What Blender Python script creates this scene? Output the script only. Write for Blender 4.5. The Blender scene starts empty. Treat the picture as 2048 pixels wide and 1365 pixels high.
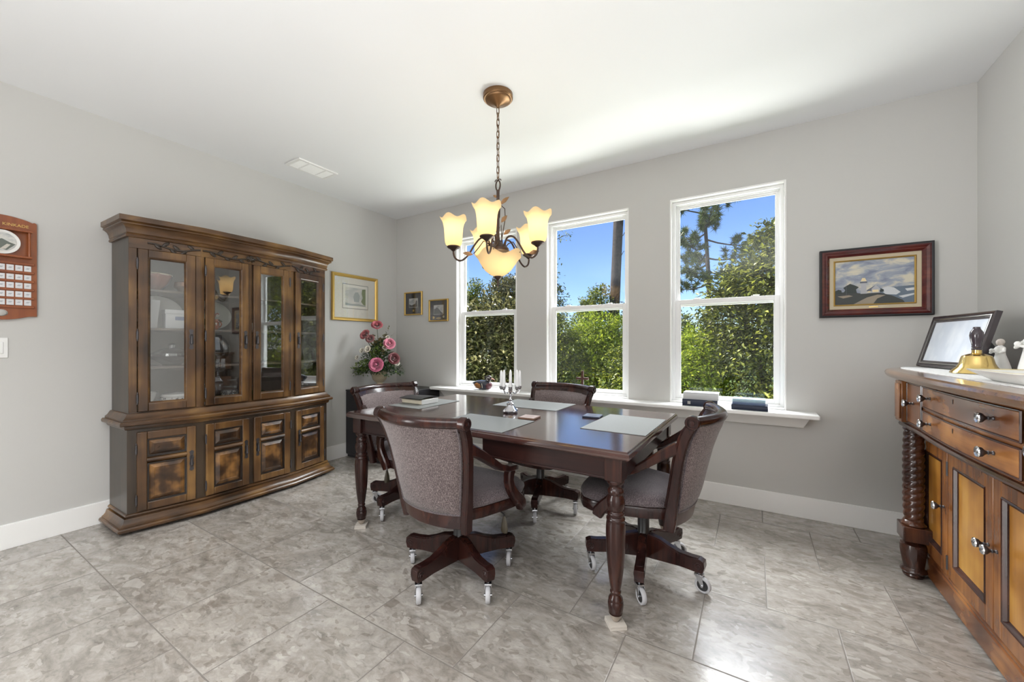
import bpy, math, random
from mathutils import Vector, Matrix
from math import sin, cos, pi, radians, sqrt, atan2

S = bpy.context.scene
COL = S.collection
rnd = random.Random(7)

# ------------------------------------------------------------------ camera
FPX, HY = 787.5, 689.3                      # focal length and horizon row in the 2048x1365 frame
cam_d = bpy.data.cameras.new('camera'); cam = bpy.data.objects.new('camera', cam_d); COL.objects.link(cam)
cam_d.sensor_width = 36.0; cam_d.lens = FPX / 2048 * 36.0
cam_d.shift_y = (HY - 682.5) / 2048
cam_d.clip_start = 0.02; cam_d.clip_end = 300
cam.location = (0, 0, 1.21); cam.rotation_euler = (pi / 2, 0, radians(31.52))
S.camera = cam

# ------------------------------------------------------------------ colour management, world, sun, area lights
S.view_settings.view_transform = 'Standard'; S.view_settings.look = 'None'
S.view_settings.gamma = 1.0; S.view_settings.exposure = 0.0; S.view_settings.use_curve_mapping = False
S.cycles.use_denoising = True
S.cycles.max_bounces = 10; S.cycles.diffuse_bounces = 5; S.cycles.glossy_bounces = 4
S.cycles.transmission_bounces = 6; S.cycles.transparent_max_bounces = 16
S.cycles.caustics_reflective = False; S.cycles.caustics_refractive = False
S.cycles.sample_clamp_indirect = 6.0

W = bpy.data.worlds.new('sky'); S.world = W; W.use_nodes = True
wn = W.node_tree.nodes; wl = W.node_tree.links
bg = wn['Background']
sky = wn.new('ShaderNodeTexSky'); sky.sky_type = 'NISHITA'; sky.sun_disc = False
sky.sun_elevation = radians(52); sky.sun_rotation = radians(215); sky.air_density = 1.0
sky.dust_density = 0.3; sky.ozone_density = 2.0
tint = wn.new('ShaderNodeMix'); tint.data_type = 'RGBA'; tint.blend_type = 'MULTIPLY'; tint.inputs[0].default_value = 1
tint.inputs[7].default_value = (0.80, 0.92, 1.22, 1); wl.new(sky.outputs[0], tint.inputs[6])
wl.new(tint.outputs[2], bg.inputs[0]); bg.inputs[1].default_value = 0.19

def sun(name, direction_to, strength, angle, color):
    d = bpy.data.lights.new(name, 'SUN'); d.energy = strength; d.angle = angle; d.color = color
    o = bpy.data.objects.new(name, d); COL.objects.link(o)
    o.rotation_euler = Vector(direction_to).to_track_quat('Z', 'Y').to_euler(); o.location = (0, 0, 20)
sun('sun', (-0.62, -0.10, 0.78), 12.0, radians(0.6), (1.0, 0.95, 0.86))

def area(name, loc, aim, sx, sy, power, color=(1, 1, 1)):
    d = bpy.data.lights.new(name, 'AREA'); d.shape = 'RECTANGLE'; d.size = sx; d.size_y = sy
    d.energy = power; d.color = color
    o = bpy.data.objects.new(name, d); COL.objects.link(o); o.location = loc
    o.rotation_euler = (Vector(aim)).to_track_quat('-Z', 'Y').to_euler(); return o
area('fill_right', (1.05, -1.7, 1.35), (-1, 0.25, 0.05), 2.4, 2.0, 55, (1.0, 1.0, 1.0))  # added side fill for the left wall and cabinet, no opening behind it
area('fill_left', (-3.70, -1.7, 1.45), (1, 0.34, -0.02), 2.2, 2.0, 140, (1.0, 1.0, 1.0)).data.spread = radians(85)  # added side fill for the right wall and sideboard, no window there
area('bounce_flash', (-0.85, -0.85, 1.26), (0, 0, 1), 2.6, 1.6, 46, (0.985, 0.995, 1.0))
area('overhead_fill', (-1.2, -0.9, 2.74), (0, 0, -1), 2.6, 1.8, 62, (0.985, 0.995, 1.0)).data.spread = radians(130)  # added overhead fill for the floor and chair backs
area('window_fill_high', (-1.0, 5.3, 4.3), (0, -0.75, -0.62), 5.5, 2.2, 1300, (0.97, 0.985, 1.0))  # added lamp outside above the view, strengthens the light through the windows
area('window_fill_low', (-1.0, 5.1, -0.15), (0, -0.75, 0.62), 5.5, 1.8, 440, (1.0, 0.985, 0.98))  # added lamp outside below the sill line, lifts the ceiling; no patio there

# ------------------------------------------------------------------ mesh builder
class MB:
    def __init__(s): s.v = []; s.f = []; s.mi = []; s.M = Matrix.Identity(4); s.m = 0
    def add(s, vs, fs):
        b = len(s.v)
        for p in vs: s.v.append(tuple(s.M @ Vector(p)))
        for f in fs: s.f.append(tuple(i + b for i in f)); s.mi.append(s.m)
    def box(s, x0, x1, y0, y1, z0, z1):
        s.add([(x0,y0,z0),(x1,y0,z0),(x1,y1,z0),(x0,y1,z0),(x0,y0,z1),(x1,y0,z1),(x1,y1,z1),(x0,y1,z1)],
              [(3,2,1,0),(4,5,6,7),(0,1,5,4),(1,2,6,5),(2,3,7,6),(3,0,4,7)])
    def loft(s, rings, cap=True, closed=True):
        n = len(rings[0]); vs = [p for r in rings for p in r]; fs = []
        for k in range(len(rings)-1):
            for i in range(n if closed else n-1):
                j = (i+1) % n; fs.append((k*n+i, k*n+j, (k+1)*n+j, (k+1)*n+i))
        if cap and closed:
            fs.append(tuple(range(n-1, -1, -1))); b = (len(rings)-1)*n; fs.append(tuple(b+i for i in range(n)))
        s.add(vs, fs)
    def prism(s, poly, z0, z1):
        s.loft([[(x, y, z0) for x, y in poly], [(x, y, z1) for x, y in poly]])
    def prism_xz(s, poly, y0, y1):              # polygon in x,z extruded along y
        s.loft([[(x, y0, z) for x, z in poly], [(x, y1, z) for x, z in poly]])
    def prism_yz(s, poly, x0, x1):
        s.loft([[(x0, y, z) for y, z in poly], [(x1, y, z) for y, z in poly]])
    def lathe(s, prof, n=24, c=(0, 0, 0), fr=None, cap=True):
        rings = []
        for r, z in prof:
            ring = []
            for i in range(n):
                a = 2*pi*i/n; rr, zz = (r, z) if fr is None else fr(r, z, a)
                ring.append((c[0]+rr*cos(a), c[1]+rr*sin(a), c[2]+zz))
            rings.append(ring)
        s.loft(rings, cap)
    def tube(s, path, r, n=8, cap=True, closed=False):
        P = [Vector(p) for p in path]; N = len(P)
        rs = r if isinstance(r, (list, tuple)) else [r]*N
        rings = []; up = None
        for i in range(N):
            if closed: t = P[(i+1) % N]-P[(i-1) % N]
            else: t = P[min(i+1, N-1)]-P[max(i-1, 0)]
            t.normalize()
            if up is None:
                up = Vector((0, 0, 1)) if abs(t.z) < .9 else Vector((1, 0, 0))
            up = (up-t*up.dot(t)).normalized(); sd = t.cross(up)
            rings.append([tuple(P[i]+(up*cos(2*pi*k/n)+sd*sin(2*pi*k/n))*rs[i]) for k in range(n)])
        if closed: rings.append(rings[0]); cap = False
        s.loft(rings, cap)
    def ribbon(s, path, w, t, side):            # rectangular bar swept along a path; side = width direction
        P = [Vector(p) for p in path]; N = len(P); rings = []
        ws = w if isinstance(w, (list, tuple)) else [w]*N; ts = t if isinstance(t, (list, tuple)) else [t]*N
        for i in range(N):
            d = (P[min(i+1, N-1)]-P[max(i-1, 0)]).normalized()
            sd = Vector(side[i] if isinstance(side, list) else side); sd = (sd-d*sd.dot(d)).normalized(); up = d.cross(sd)
            a, b = ws[i]/2, ts[i]/2; c = min(a, b)*.35
            rings.append([tuple(P[i]+sd*x+up*y) for x, y in
                          ((-a+c,-b),(a-c,-b),(a,-b+c),(a,b-c),(a-c,b),(-a+c,b),(-a,b-c),(-a,-b+c))])
        s.loft(rings)
    def sweep(s, path, prof):                   # plan polyline + profile of (outward offset, z), mitred
        rings = [[(p[0], p[1], z) for p in offset_path(path, o)] for o, z in prof]
        n = len(path); vs = [p for r in rings for p in r]; m = len(prof); fs = []
        for k in range(m):
            k2 = (k+1) % m
            for i in range(n-1): fs.append((k*n+i, k*n+i+1, k2*n+i+1, k2*n+i))
        fs.append(tuple(k*n for k in range(m))); fs.append(tuple(k*n+n-1 for k in range(m-1, -1, -1)))
        s.add(vs, fs)
    def ball(s, c, r, n=16, m=10, q=None):
        rx, ry, rz = r if isinstance(r, (tuple, list)) else (r, r, r)
        rings = []
        for k in range(m+1):
            t = -pi/2+pi*k/m; cr = max(cos(t), .02); ring = []
            for i in range(n):
                v = Vector((rx*cr*cos(2*pi*i/n), ry*cr*sin(2*pi*i/n), rz*sin(t)))
                if q: v = q @ v
                ring.append((c[0]+v.x, c[1]+v.y, c[2]+v.z))
            rings.append(ring)
        s.loft(rings)
    def build(s, name, mats, parent=None, bev=0, ang=38, seg=2):
        me = bpy.data.meshes.new(name); me.from_pydata(s.v, [], s.f)
        if not isinstance(mats, (list, tuple)): mats = [mats]
        for m in mats: me.materials.append(m)
        if len(mats) > 1: me.polygons.foreach_set('material_index', s.mi)
        me.polygons.foreach_set('use_smooth', [True]*len(me.polygons))
        me.validate(); me.update()
        import bmesh
        bm = bmesh.new(); bm.from_mesh(me); bmesh.ops.recalc_face_normals(bm, faces=bm.faces); bm.to_mesh(me); bm.free()
        me.set_sharp_from_angle(angle=radians(ang))
        o = bpy.data.objects.new(name, me); COL.objects.link(o)
        if parent: o.parent = parent
        if bev:
            b = o.modifiers.new('bevel', 'BEVEL'); b.width = bev; b.segments = seg; b.limit_method = 'ANGLE'
            b.angle_limit = radians(40); b.harden_normals = False
        return o

def offset_path(path, o):
    P = [Vector((p[0], p[1])) for p in path]; out = []
    def nrm(a, b):
        d = (b-a).normalized(); return Vector((d.y, -d.x))     # right-hand normal of travel = outward for the paths used here
    for i in range(len(P)):
        ns = []
        if i > 0: ns.append(nrm(P[i-1], P[i]))
        if i < len(P)-1: ns.append(nrm(P[i], P[i+1]))
        if len(ns) == 1: q = P[i]+ns[0]*o
        else:
            b = (ns[0]+ns[1]).normalized(); q = P[i]+b*(o/max(b.dot(ns[0]), .3))
        out.append((q.x, q.y))
    return out

def thing(name, label, cat, loc=(0, 0, 0), rz=0, group=None):
    o = bpy.data.objects.new(name, None); o.empty_display_size = .05; COL.objects.link(o)
    o.location = loc; o.rotation_euler = (0, 0, rz)
    return tag(o, label, cat, group)
def tag(o, label, cat, group=None):
    o['label'] = label; o['category'] = cat
    if group: o['group'] = group
    return o
def struct(o): o['kind'] = 'structure'; return o
def put(o, loc, rz=0): o.location = loc; o.rotation_euler = (0, 0, rz); return o
def copy_tree(o, parent=None):
    c = o.copy(); COL.objects.link(c)
    if parent: c.parent = parent
    for ch in list(o.children): copy_tree(ch, c)
    return c
def rot(axis, a): return Matrix.Rotation(a, 4, axis)
def trans(x, y, z): return Matrix.Translation((x, y, z))
def circle(n, rx, ry=None, a0=0): return [(rx*cos(a0+2*pi*i/n), (ry or rx)*sin(a0+2*pi*i/n)) for i in range(n)]

# ------------------------------------------------------------------ materials
def node_mat(name):
    m = bpy.data.materials.new(name); m.use_nodes = True
    nt = m.node_tree; b = nt.nodes['Principled BSDF']; return m, nt, b
def setp(b, **k):
    names = dict(col='Base Color', rough='Roughness', metal='Metallic', spec='Specular IOR Level', ior='IOR', coat='Coat Weight',
                 coatr='Coat Roughness', coatior='Coat IOR', trans='Transmission Weight', sheen='Sheen Weight')
    for a, v in k.items():
        if a == 'col': v = (v[0], v[1], v[2], 1)
        b.inputs[names[a]].default_value = v
def plain(name, col, rough=.5, **k):
    m, nt, b = node_mat(name); setp(b, col=col, rough=rough, **k); return m
def tex(nt, kind, **k):
    n = nt.nodes.new('ShaderNodeTex'+kind)
    for a, v in k.items():
        if a in n.inputs: n.inputs[a].default_value = v
        else: setattr(n, a, v)
    return n
def coords(nt, scale=(1, 1, 1), rotv=(0, 0, 0), kind='Object', loc=(0, 0, 0)):
    t = nt.nodes.new('ShaderNodeTexCoord'); mp = nt.nodes.new('ShaderNodeMapping')
    mp.inputs['Scale'].default_value = scale; mp.inputs['Rotation'].default_value = rotv; mp.inputs['Location'].default_value = loc
    nt.links.new(t.outputs[kind], mp.inputs[0]); return mp.outputs[0]
def ramp(nt, fac, stops, interp='LINEAR'):
    r = nt.nodes.new('ShaderNodeValToRGB'); e = r.color_ramp.elements; r.color_ramp.interpolation = interp
    while len(e) < len(stops): e.new(.5)
    for i, (p, c) in enumerate(stops):
        e[i].position = p; e[i].color = (c[0], c[1], c[2], 1) if not isinstance(c, (int, float)) else (c, c, c, 1)
    nt.links.new(fac, r.inputs[0]); return r.outputs[0]
def mix(nt, fac, a, b, mode='MIX'):
    n = nt.nodes.new('ShaderNodeMix'); n.data_type = 'RGBA'; n.blend_type = mode
    for sock, v in ((n.inputs[0], fac), (n.inputs[6], a), (n.inputs[7], b)):
        if isinstance(v, (int, float)): sock.default_value = v
        elif isinstance(v, tuple): sock.default_value = (v[0], v[1], v[2], 1)
        else: nt.links.new(v, sock)
    return n.outputs[2]
def math_n(nt, op, a, b=None, c=None):
    n = nt.nodes.new('ShaderNodeMath'); n.operation = op
    for i, v in enumerate((a, b, c)):
        if v is None: continue
        if isinstance(v, (int, float)): n.inputs[i].default_value = v
        else: nt.links.new(v, n.inputs[i])
    return n.outputs[0]
def bump(nt, b, h, strength, dist=.01):
    n = nt.nodes.new('ShaderNodeBump'); n.inputs['Strength'].default_value = strength; n.inputs['Distance'].default_value = dist
    nt.links.new(h, n.inputs['Height']); nt.links.new(n.outputs[0], b.inputs['Normal'])

def wood(name, dark, mid, light, axis='z', rough=.28, coat=.3, scale=1.0, cloud=.5, coatior=1.5, spec=.5):
    m, nt, b = node_mat(name)
    st = {'x': (1.6, 26, 26), 'y': (26, 1.6, 26), 'z': (26, 26, 1.6)}[axis]
    g = tex(nt, 'Noise', Scale=scale, Detail=5.0, Roughness=.6, Distortion=.4)
    nt.links.new(coords(nt, st), g.inputs[0])
    c = tex(nt, 'Noise', Scale=5.0*scale, Detail=2.0); nt.links.new(coords(nt), c.inputs[0])
    f = math_n(nt, 'ADD', math_n(nt, 'MULTIPLY', g.outputs[0], 1-cloud), math_n(nt, 'MULTIPLY', c.outputs[0], cloud))
    col = ramp(nt, f, [(.32, dark), (.5, mid), (.68, light)])
    nt.links.new(col, b.inputs['Base Color'])
    setp(b, rough=rough, coat=coat, coatr=.12, coatior=coatior, spec=spec)
    bump(nt, b, g.outputs[0], .04, .004)
    return m

M = {}
M['wall'] = plain('wall_paint', (.585, .580, .562), .75, spec=.25)
M['ceiling'] = plain('ceiling_paint', (.85, .86, .875), .9, spec=.1)
M['trim'] = plain('white_trim_paint', (.90, .90, .89), .35)
M['vinyl'] = plain('white_vinyl', (.88, .88, .88), .3)
M['white'] = plain('white_plastic', (.85, .85, .84), .4)
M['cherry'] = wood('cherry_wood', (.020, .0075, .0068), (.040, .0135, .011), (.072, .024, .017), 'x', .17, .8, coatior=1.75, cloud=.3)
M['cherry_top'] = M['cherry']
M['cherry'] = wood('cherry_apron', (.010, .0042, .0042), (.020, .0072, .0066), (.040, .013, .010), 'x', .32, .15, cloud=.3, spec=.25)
M['cherry_z'] = wood('cherry_wood_upright', (.012, .0045, .004), (.027, .009, .007), (.065, .021, .012), 'z', .25, .3, cloud=.3, spec=.25)
M['chair_wood'] = wood('chair_wood', (.012, .0045, .0045), (.026, .0088, .0075), (.062, .019, .012), 'z', .25, .3, cloud=.35, spec=.25)
M['oak_z'] = wood('antique_oak', (.020, .009, .004), (.098, .046, .016), (.27, .145, .046), 'z', .30, .12, .8, .62)
M['oak_x'] = wood('antique_oak_rail', (.018, .009, .004), (.088, .041, .015), (.25, .135, .042), 'x', .28, .15, .8, .62)
M['carving'] = plain('carving_stain', (.026, .015, .008), .4, coat=.2)
M['oak_dark'] = plain('dark_stained_oak', (.022, .015, .011), .3, coat=.3)
M['oak_side'] = wood('cabinet_side_wood', (.020, .014, .010), (.042, .028, .018), (.070, .046, .028), 'z', .32, .12, .8, .5)
M['oak_panel'] = wood('raised_panel_oak', (.016, .008, .004), (.060, .027, .010), (.27, .13, .038), 'z', .28, .2, 2.2, .85)
M['cabinet_back'] = plain('cabinet_back_board', (.16, .13, .11), .5)
M['iron'] = plain('antique_iron', (.10, .095, .10), .38, metal=.85)
M['sb'] = wood('sideboard_wood', (.060, .018, .007), (.20, .072, .022), (.46, .20, .055), 'x', .27, .22, 1.0, .7)
M['sb_z'] = wood('sideboard_upright', (.07, .022, .008), (.23, .085, .023), (.40, .165, .042), 'z', .27, .22, 1.0, .5)
M['sb_panel'] = wood('sideboard_golden_panel', (.26, .10, .018), (.46, .21, .040), (.64, .35, .078), 'z', .28, .25, 1.0, .7)
M['sb_dark'] = wood('sideboard_dark_wood', (.014, .005, .004), (.038, .013, .008), (.10, .034, .016), 'z', .24, .3)
M['sb_top'] = wood('sideboard_top_wood', (.09, .040, .018), (.19, .092, .040), (.28, .145, .066), 'y', .16, .6, 1.0, .4)
M['black_wood'] = plain('black_wood', (.012, .011, .014), .4)
M['chrome'] = plain('chrome', (.58, .59, .62), .18, metal=1)
M['silver'] = plain('tarnished_silver', (.55, .55, .58), .18, metal=1)
M['pewter'] = plain('pewter', (.50, .49, .47), .28, metal=1)
M['brass'] = plain('brass', (.80, .58, .22), .16, metal=1)
M['bronze'] = plain('bronze', (.24, .135, .065), .35, metal=.8)
M['dark_bronze'] = plain('dark_bronze', (.075, .050, .040), .35, metal=.7)
M['chain'] = plain('chain_bronze', (.15, .085, .045), .4, metal=.7)
M['gold'] = plain('gold_leaf', (.66, .44, .13), .35, metal=.75)
M['rubber'] = plain('grey_rubber', (.46, .46, .48), .5)
M['black'] = plain('black_plastic', (.02, .02, .022), .35)
M['worn'] = plain('worn_bare_wood', (.34, .29, .24), .6)
M['navy'] = plain('navy_cloth', (.022, .030, .060), .55)
M['page'] = plain('paper_pages', (.72, .70, .64), .7)
M['ivory'] = plain('ivory_paper', (.72, .64, .50), .8)
M['wax'] = plain('white_wax', (.85, .85, .86), .4)
M['porcelain'] = plain('white_porcelain', (.80, .79, .76), .2)
M['bisque'] = plain('matte_bisque', (.78, .77, .74), .55)

def glass_pane(name, tint=(1, 1, 1), base=.04, power=4.0, rough=0.0):
    m = bpy.data.materials.new(name); m.use_nodes = True; nt = m.node_tree; nt.nodes.clear()
    out = nt.nodes.new('ShaderNodeOutputMaterial'); mx = nt.nodes.new('ShaderNodeMixShader')
    tr = nt.nodes.new('ShaderNodeBsdfTransparent'); gl = nt.nodes.new('ShaderNodeBsdfGlossy')
    tr.inputs[0].default_value = (*tint, 1); gl.inputs['Roughness'].default_value = rough
    lw = nt.nodes.new('ShaderNodeLayerWeight'); lw.inputs[0].default_value = .5
    p = math_n(nt, 'POWER', lw.outputs['Facing'], power)
    f = math_n(nt, 'ADD', math_n(nt, 'MULTIPLY', p, 1-base), base)
    nt.links.new(f, mx.inputs[0]); nt.links.new(tr.outputs[0], mx.inputs[1]); nt.links.new(gl.outputs[0], mx.inputs[2])
    nt.links.new(mx.outputs[0], out.inputs[0]); return m
M['glass'] = glass_pane('window_glass', (.98, .99, .985), .035, 5)
M['cab_glass'] = glass_pane('cabinet_glass', (.97, .975, .97), .11, 3)
M['pic_glass'] = glass_pane('picture_glass', (.98, .98, .98), .06, 4)
M['crystal'] = glass_pane('crystal', (.86, .88, .90), .22, 2.0, .08)
M['green_glass'] = glass_pane('green_glass', (.55, .78, .50), .12, 3)

def mat_floor():
    m, nt, b = node_mat('stone_tile'); L = nt.links
    t = nt.nodes.new('ShaderNodeTexCoord'); sp = nt.nodes.new('ShaderNodeSeparateXYZ'); L.new(t.outputs['Object'], sp.inputs[0])
    s = .5055
    yv = math_n(nt, 'DIVIDE', math_n(nt, 'SUBTRACT', sp.outputs[1], .1285), s); row = math_n(nt, 'FLOOR', yv)
    fy = math_n(nt, 'FRACT', yv)
    par = math_n(nt, 'MULTIPLY', math_n(nt, 'FLOORED_MODULO', row, 2.0), .5)
    xv = math_n(nt, 'ADD', math_n(nt, 'ADD', math_n(nt, 'DIVIDE', sp.outputs[0], s), par), -.1044)
    fx = math_n(nt, 'FRACT', xv); cx = math_n(nt, 'FLOOR', xv)
    def edge(f): return math_n(nt, 'MINIMUM', f, math_n(nt, 'SUBTRACT', 1.0, f))
    e = math_n(nt, 'MINIMUM', edge(fx), edge(fy))
    g = nt.nodes.new('ShaderNodeMapRange'); L.new(e, g.inputs[0]); g.inputs[1].default_value = .0035; g.inputs[2].default_value = .0075
    tile = g.outputs[0]
    idv = nt.nodes.new('ShaderNodeCombineXYZ'); L.new(cx, idv.inputs[0]); L.new(row, idv.inputs[1])
    wnz = nt.nodes.new('ShaderNodeTexWhiteNoise'); wnz.noise_dimensions = '3D'; L.new(idv.outputs[0], wnz.inputs[0])
    off = nt.nodes.new('ShaderNodeVectorMath'); off.operation = 'SCALE'; L.new(wnz.outputs['Color'], off.inputs[0]); off.inputs['Scale'].default_value = 9.0
    ad = nt.nodes.new('ShaderNodeVectorMath'); L.new(t.outputs['Object'], ad.inputs[0]); L.new(off.outputs[0], ad.inputs[1])
    # slow warp, streaks and clasts
    mp = nt.nodes.new('ShaderNodeMapping'); L.new(ad.outputs[0], mp.inputs[0]); mp.inputs['Scale'].default_value = (1.0, 1.75, 1); mp.inputs['Rotation'].default_value = (0, 0, radians(-14))
    n1 = tex(nt, 'Noise', Scale=3.4, Detail=8.0, Roughness=.66, Distortion=1.6); L.new(mp.outputs[0], n1.inputs[0])
    n2 = tex(nt, 'Noise', Scale=17.0, Detail=7.0, Roughness=.7, Distortion=1.2); L.new(mp.outputs[0], n2.inputs[0])
    n3 = tex(nt, 'Noise', Scale=5.0, Detail=3.0, Roughness=.5); L.new(mp.outputs[0], n3.inputs[0])
    base = ramp(nt, n1.outputs[0], [(.30, (.215, .190, .165)), (.45, (.325, .297, .266)), (.60, (.415, .386, .352)), (.75, (.52, .49, .455))])
    fine = ramp(nt, n2.outputs[0], [(.28, .60), (.44, .93), (.56, 1.05), (.72, 1.22)])
    col = mix(nt, 1.0, base, fine, 'MULTIPLY')
    nd = tex(nt, 'Noise', Scale=9.0, Detail=3.0); L.new(ad.outputs[0], nd.inputs[0])
    wv = mix(nt, .13, mp.outputs[0], nd.outputs[1], 'ADD')
    patchy = ramp(nt, n3.outputs[0], [(.46, 0.0), (.60, 1.0)])
    for sc, dens, k in ((30.0, .78, .50), (15.0, .84, .56), (9.0, .90, .55)):
        vo = tex(nt, 'Voronoi', Scale=sc); L.new(wv, vo.inputs[0])
        ve = tex(nt, 'Voronoi', Scale=sc); ve.feature = 'DISTANCE_TO_EDGE'; L.new(wv, ve.inputs[0])
        sepc = nt.nodes.new('ShaderNodeSeparateColor'); L.new(vo.outputs['Color'], sepc.inputs[0])
        pick = math_n(nt, 'GREATER_THAN', math_n(nt, 'ADD', sepc.outputs[0], math_n(nt, 'MULTIPLY', patchy, .16)), dens+.08)
        ins = math_n(nt, 'GREATER_THAN', ve.outputs['Distance'], math_n(nt, 'ADD', math_n(nt, 'MULTIPLY', sepc.outputs[1], .16), .03))
        cc = ramp(nt, sepc.outputs[2], [(.0, (.17, .142, .12)), (.45, (.25, .215, .185)), (.55, (.46, .425, .38)), (1.0, (.55, .52, .48))])
        col = mix(nt, math_n(nt, 'MULTIPLY', math_n(nt, 'MULTIPLY', pick, ins), k), col, cc)
    tone = math_n(nt, 'ADD', math_n(nt, 'MULTIPLY', wnz.outputs['Value'], .14), .93)
    col = mix(nt, 1.0, col, tone, 'MULTIPLY')
    col = mix(nt, tile, (.16, .14, .12), col)
    L.new(col, b.inputs['Base Color'])
    rg = math_n(nt, 'ADD', math_n(nt, 'MULTIPLY', n2.outputs[0], .10), .17)
    rgh = mix(nt, tile, (.8, .8, .8), rg); L.new(rgh, b.inputs['Roughness'])
    setp(b, ior=2.1, spec=.5)
    bump(nt, b, tile, .35, .0015)
    return m
M['floor'] = mat_floor()

def mat_fabric(name, dark, mid, light, sheen=.25):
    m, nt, b = node_mat(name)
    n = tex(nt, 'Noise', Scale=1.0, Detail=3.0, Roughness=.7); nt.links.new(coords(nt, (330, 330, 120)), n.inputs[0])
    v = tex(nt, 'Noise', Scale=3.0, Detail=1.0); nt.links.new(coords(nt), v.inputs[0])
    f = math_n(nt, 'ADD', math_n(nt, 'MULTIPLY', n.outputs[0], .85), math_n(nt, 'MULTIPLY', v.outputs[0], .15))
    nt.links.new(ramp(nt, f, [(.36, dark), (.5, mid), (.64, light)]), b.inputs['Base Color'])
    setp(b, rough=.85, sheen=sheen, spec=.2); bump(nt, b, n.outputs[0], .5, .003); return m
M['fabric'] = mat_fabric('mauve_chenille', (.048, .035, .036), (.135, .104, .103), (.30, .245, .24))
M['fabric_seat'] = mat_fabric('seat_chenille', (.040, .031, .036), (.105, .084, .090), (.21, .175, .185))

def mat_weave(name, c1, c2):
    m, nt, b = node_mat(name)
    w = tex(nt, 'Wave', Scale=55.0, Distortion=0.0); w.bands_direction = 'X'; nt.links.new(coords(nt), w.inputs[0])
    w2 = tex(nt, 'Wave', Scale=120.0, Distortion=0.0); w2.bands_direction = 'Y'; nt.links.new(coords(nt), w2.inputs[0])
    f = math_n(nt, 'MULTIPLY', w.outputs[1], math_n(nt, 'ADD', math_n(nt, 'MULTIPLY', w2.outputs[1], .35), .65))
    nt.links.new(ramp(nt, f, [(.1, c1), (.8, c2)]), b.inputs['Base Color']); setp(b, rough=.55, spec=.3)
    bump(nt, b, f, .3, .001); return m
M['placemat'] = mat_weave('woven_vinyl', (.11, .115, .11), (.24, .25, .245))

def mat_shade():
    m = bpy.data.materials.new('amber_alabaster_glass'); m.use_nodes = True; nt = m.node_tree; nt.nodes.clear()
    out = nt.nodes.new('ShaderNodeOutputMaterial'); mx = nt.nodes.new('ShaderNodeMixShader'); mx.inputs[0].default_value = .55
    d = nt.nodes.new('ShaderNodeBsdfDiffuse'); d.inputs[0].default_value = (.52, .40, .25, 1)
    t = nt.nodes.new('ShaderNodeBsdfTranslucent'); t.inputs[0].default_value = (.95, .76, .46, 1)
    e = nt.nodes.new('ShaderNodeEmission'); e.inputs[0].default_value = (1.0, .72, .40, 1); e.inputs[1].default_value = .12
    a = nt.nodes.new('ShaderNodeAddShader')
    nt.links.new(d.outputs[0], mx.inputs[1]); nt.links.new(t.outputs[0], mx.inputs[2])
    nt.links.new(mx.outputs[0], a.inputs[0]); nt.links.new(e.outputs[0], a.inputs[1]); nt.links.new(a.outputs[0], out.inputs[0]); return m
M['shade'] = mat_shade()

def mat_leaf(name, c_dark, c_mid, c_light, trans=.45, rough=.45):
    m = bpy.data.materials.new(name); m.use_nodes = True; nt = m.node_tree; b = nt.nodes['Principled BSDF']
    g = nt.nodes.new('ShaderNodeNewGeometry')
    col = ramp(nt, g.outputs['Random Per Island'], [(0.0, c_dark), (.55, c_mid), (1.0, c_light)])
    nt.links.new(col, b.inputs['Base Color']); setp(b, rough=rough)
    t = nt.nodes.new('ShaderNodeBsdfTranslucent'); nt.links.new(col, t.inputs[0])
    mx = nt.nodes.new('ShaderNodeMixShader'); mx.inputs[0].default_value = trans
    out = nt.nodes['Material Output']
    nt.links.new(b.outputs[0], mx.inputs[1]); nt.links.new(t.outputs[0], mx.inputs[2]); nt.links.new(mx.outputs[0], out.inputs[0]); return m
M['leaf_bright'] = mat_leaf('sunny_leaves', (.07, .11, .012), (.26, .35, .025), (.60, .64, .07))
M['leaf_mid'] = mat_leaf('mid_leaves', (.035, .055, .012), (.13, .175, .025), (.46, .47, .07), .35)
M['leaf_dark'] = mat_leaf('magnolia_leaves', (.035, .036, .016), (.11, .115, .038), (.50, .44, .20), .22, .25)
M['leaf_shaded'] = mat_leaf('shaded_leaves', (.022, .032, .010), (.080, .102, .020), (.46, .46, .08), .3)  # darker leaf copy, the shade on the tree body is put into its colour
M['leaf_pine'] = mat_leaf('pine_needles', (.030, .055, .015), (.085, .13, .030), (.20, .24, .06), .3)
M['bark'] = wood('pine_bark', (.018, .014, .013), (.050, .038, .034), (.11, .08, .065), 'z', .9, 0, 3.0, .5)
M['grass'] = plain('lawn', (.09, .14, .03), .9)
M['branch'] = plain('grey_branches', (.05, .04, .032), .9)

# ================================================================== ROOM SHELL
XL, XR, YB, YR, HC = -3.765, 1.123, 3.405, -4.2, 2.755
WT = .16
b = MB(); b.box(XL-.2, XR+.2, YR-.2, YB+WT, -.12, 0); struct(b.build('floor', M['floor']))
b = MB(); b.box(XL-.2, XR+.2, YR-.2, YB+WT, HC, HC+.15); struct(b.build('ceiling', M['ceiling']))
b = MB(); b.box(XL-.2, XL, YR-.2, YB+WT, 0, HC); struct(b.build('wall_left', M['wall']))
b = MB(); b.box(XR, XR+.2, YR-.2, YB+WT, 0, HC); struct(b.build('wall_right', M['wall']))
def holed_wall(name, y0, y1, holes):
    b = MB(); xs = XL
    for (x0, x1, z0, z1) in holes:
        b.box(xs, x0, y0, y1, 0, HC); b.box(x0, x1, y0, y1, 0, z0); b.box(x0, x1, y0, y1, z1, HC); xs = x1
    b.box(xs, XR, y0, y1, 0, HC); return struct(b.build(name, M['wall']))
WIN = [(-2.817, -2.032), (-1.702, -.912), (-.580, .199)]
WZ0, WZ1 = .742, 2.384
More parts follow.
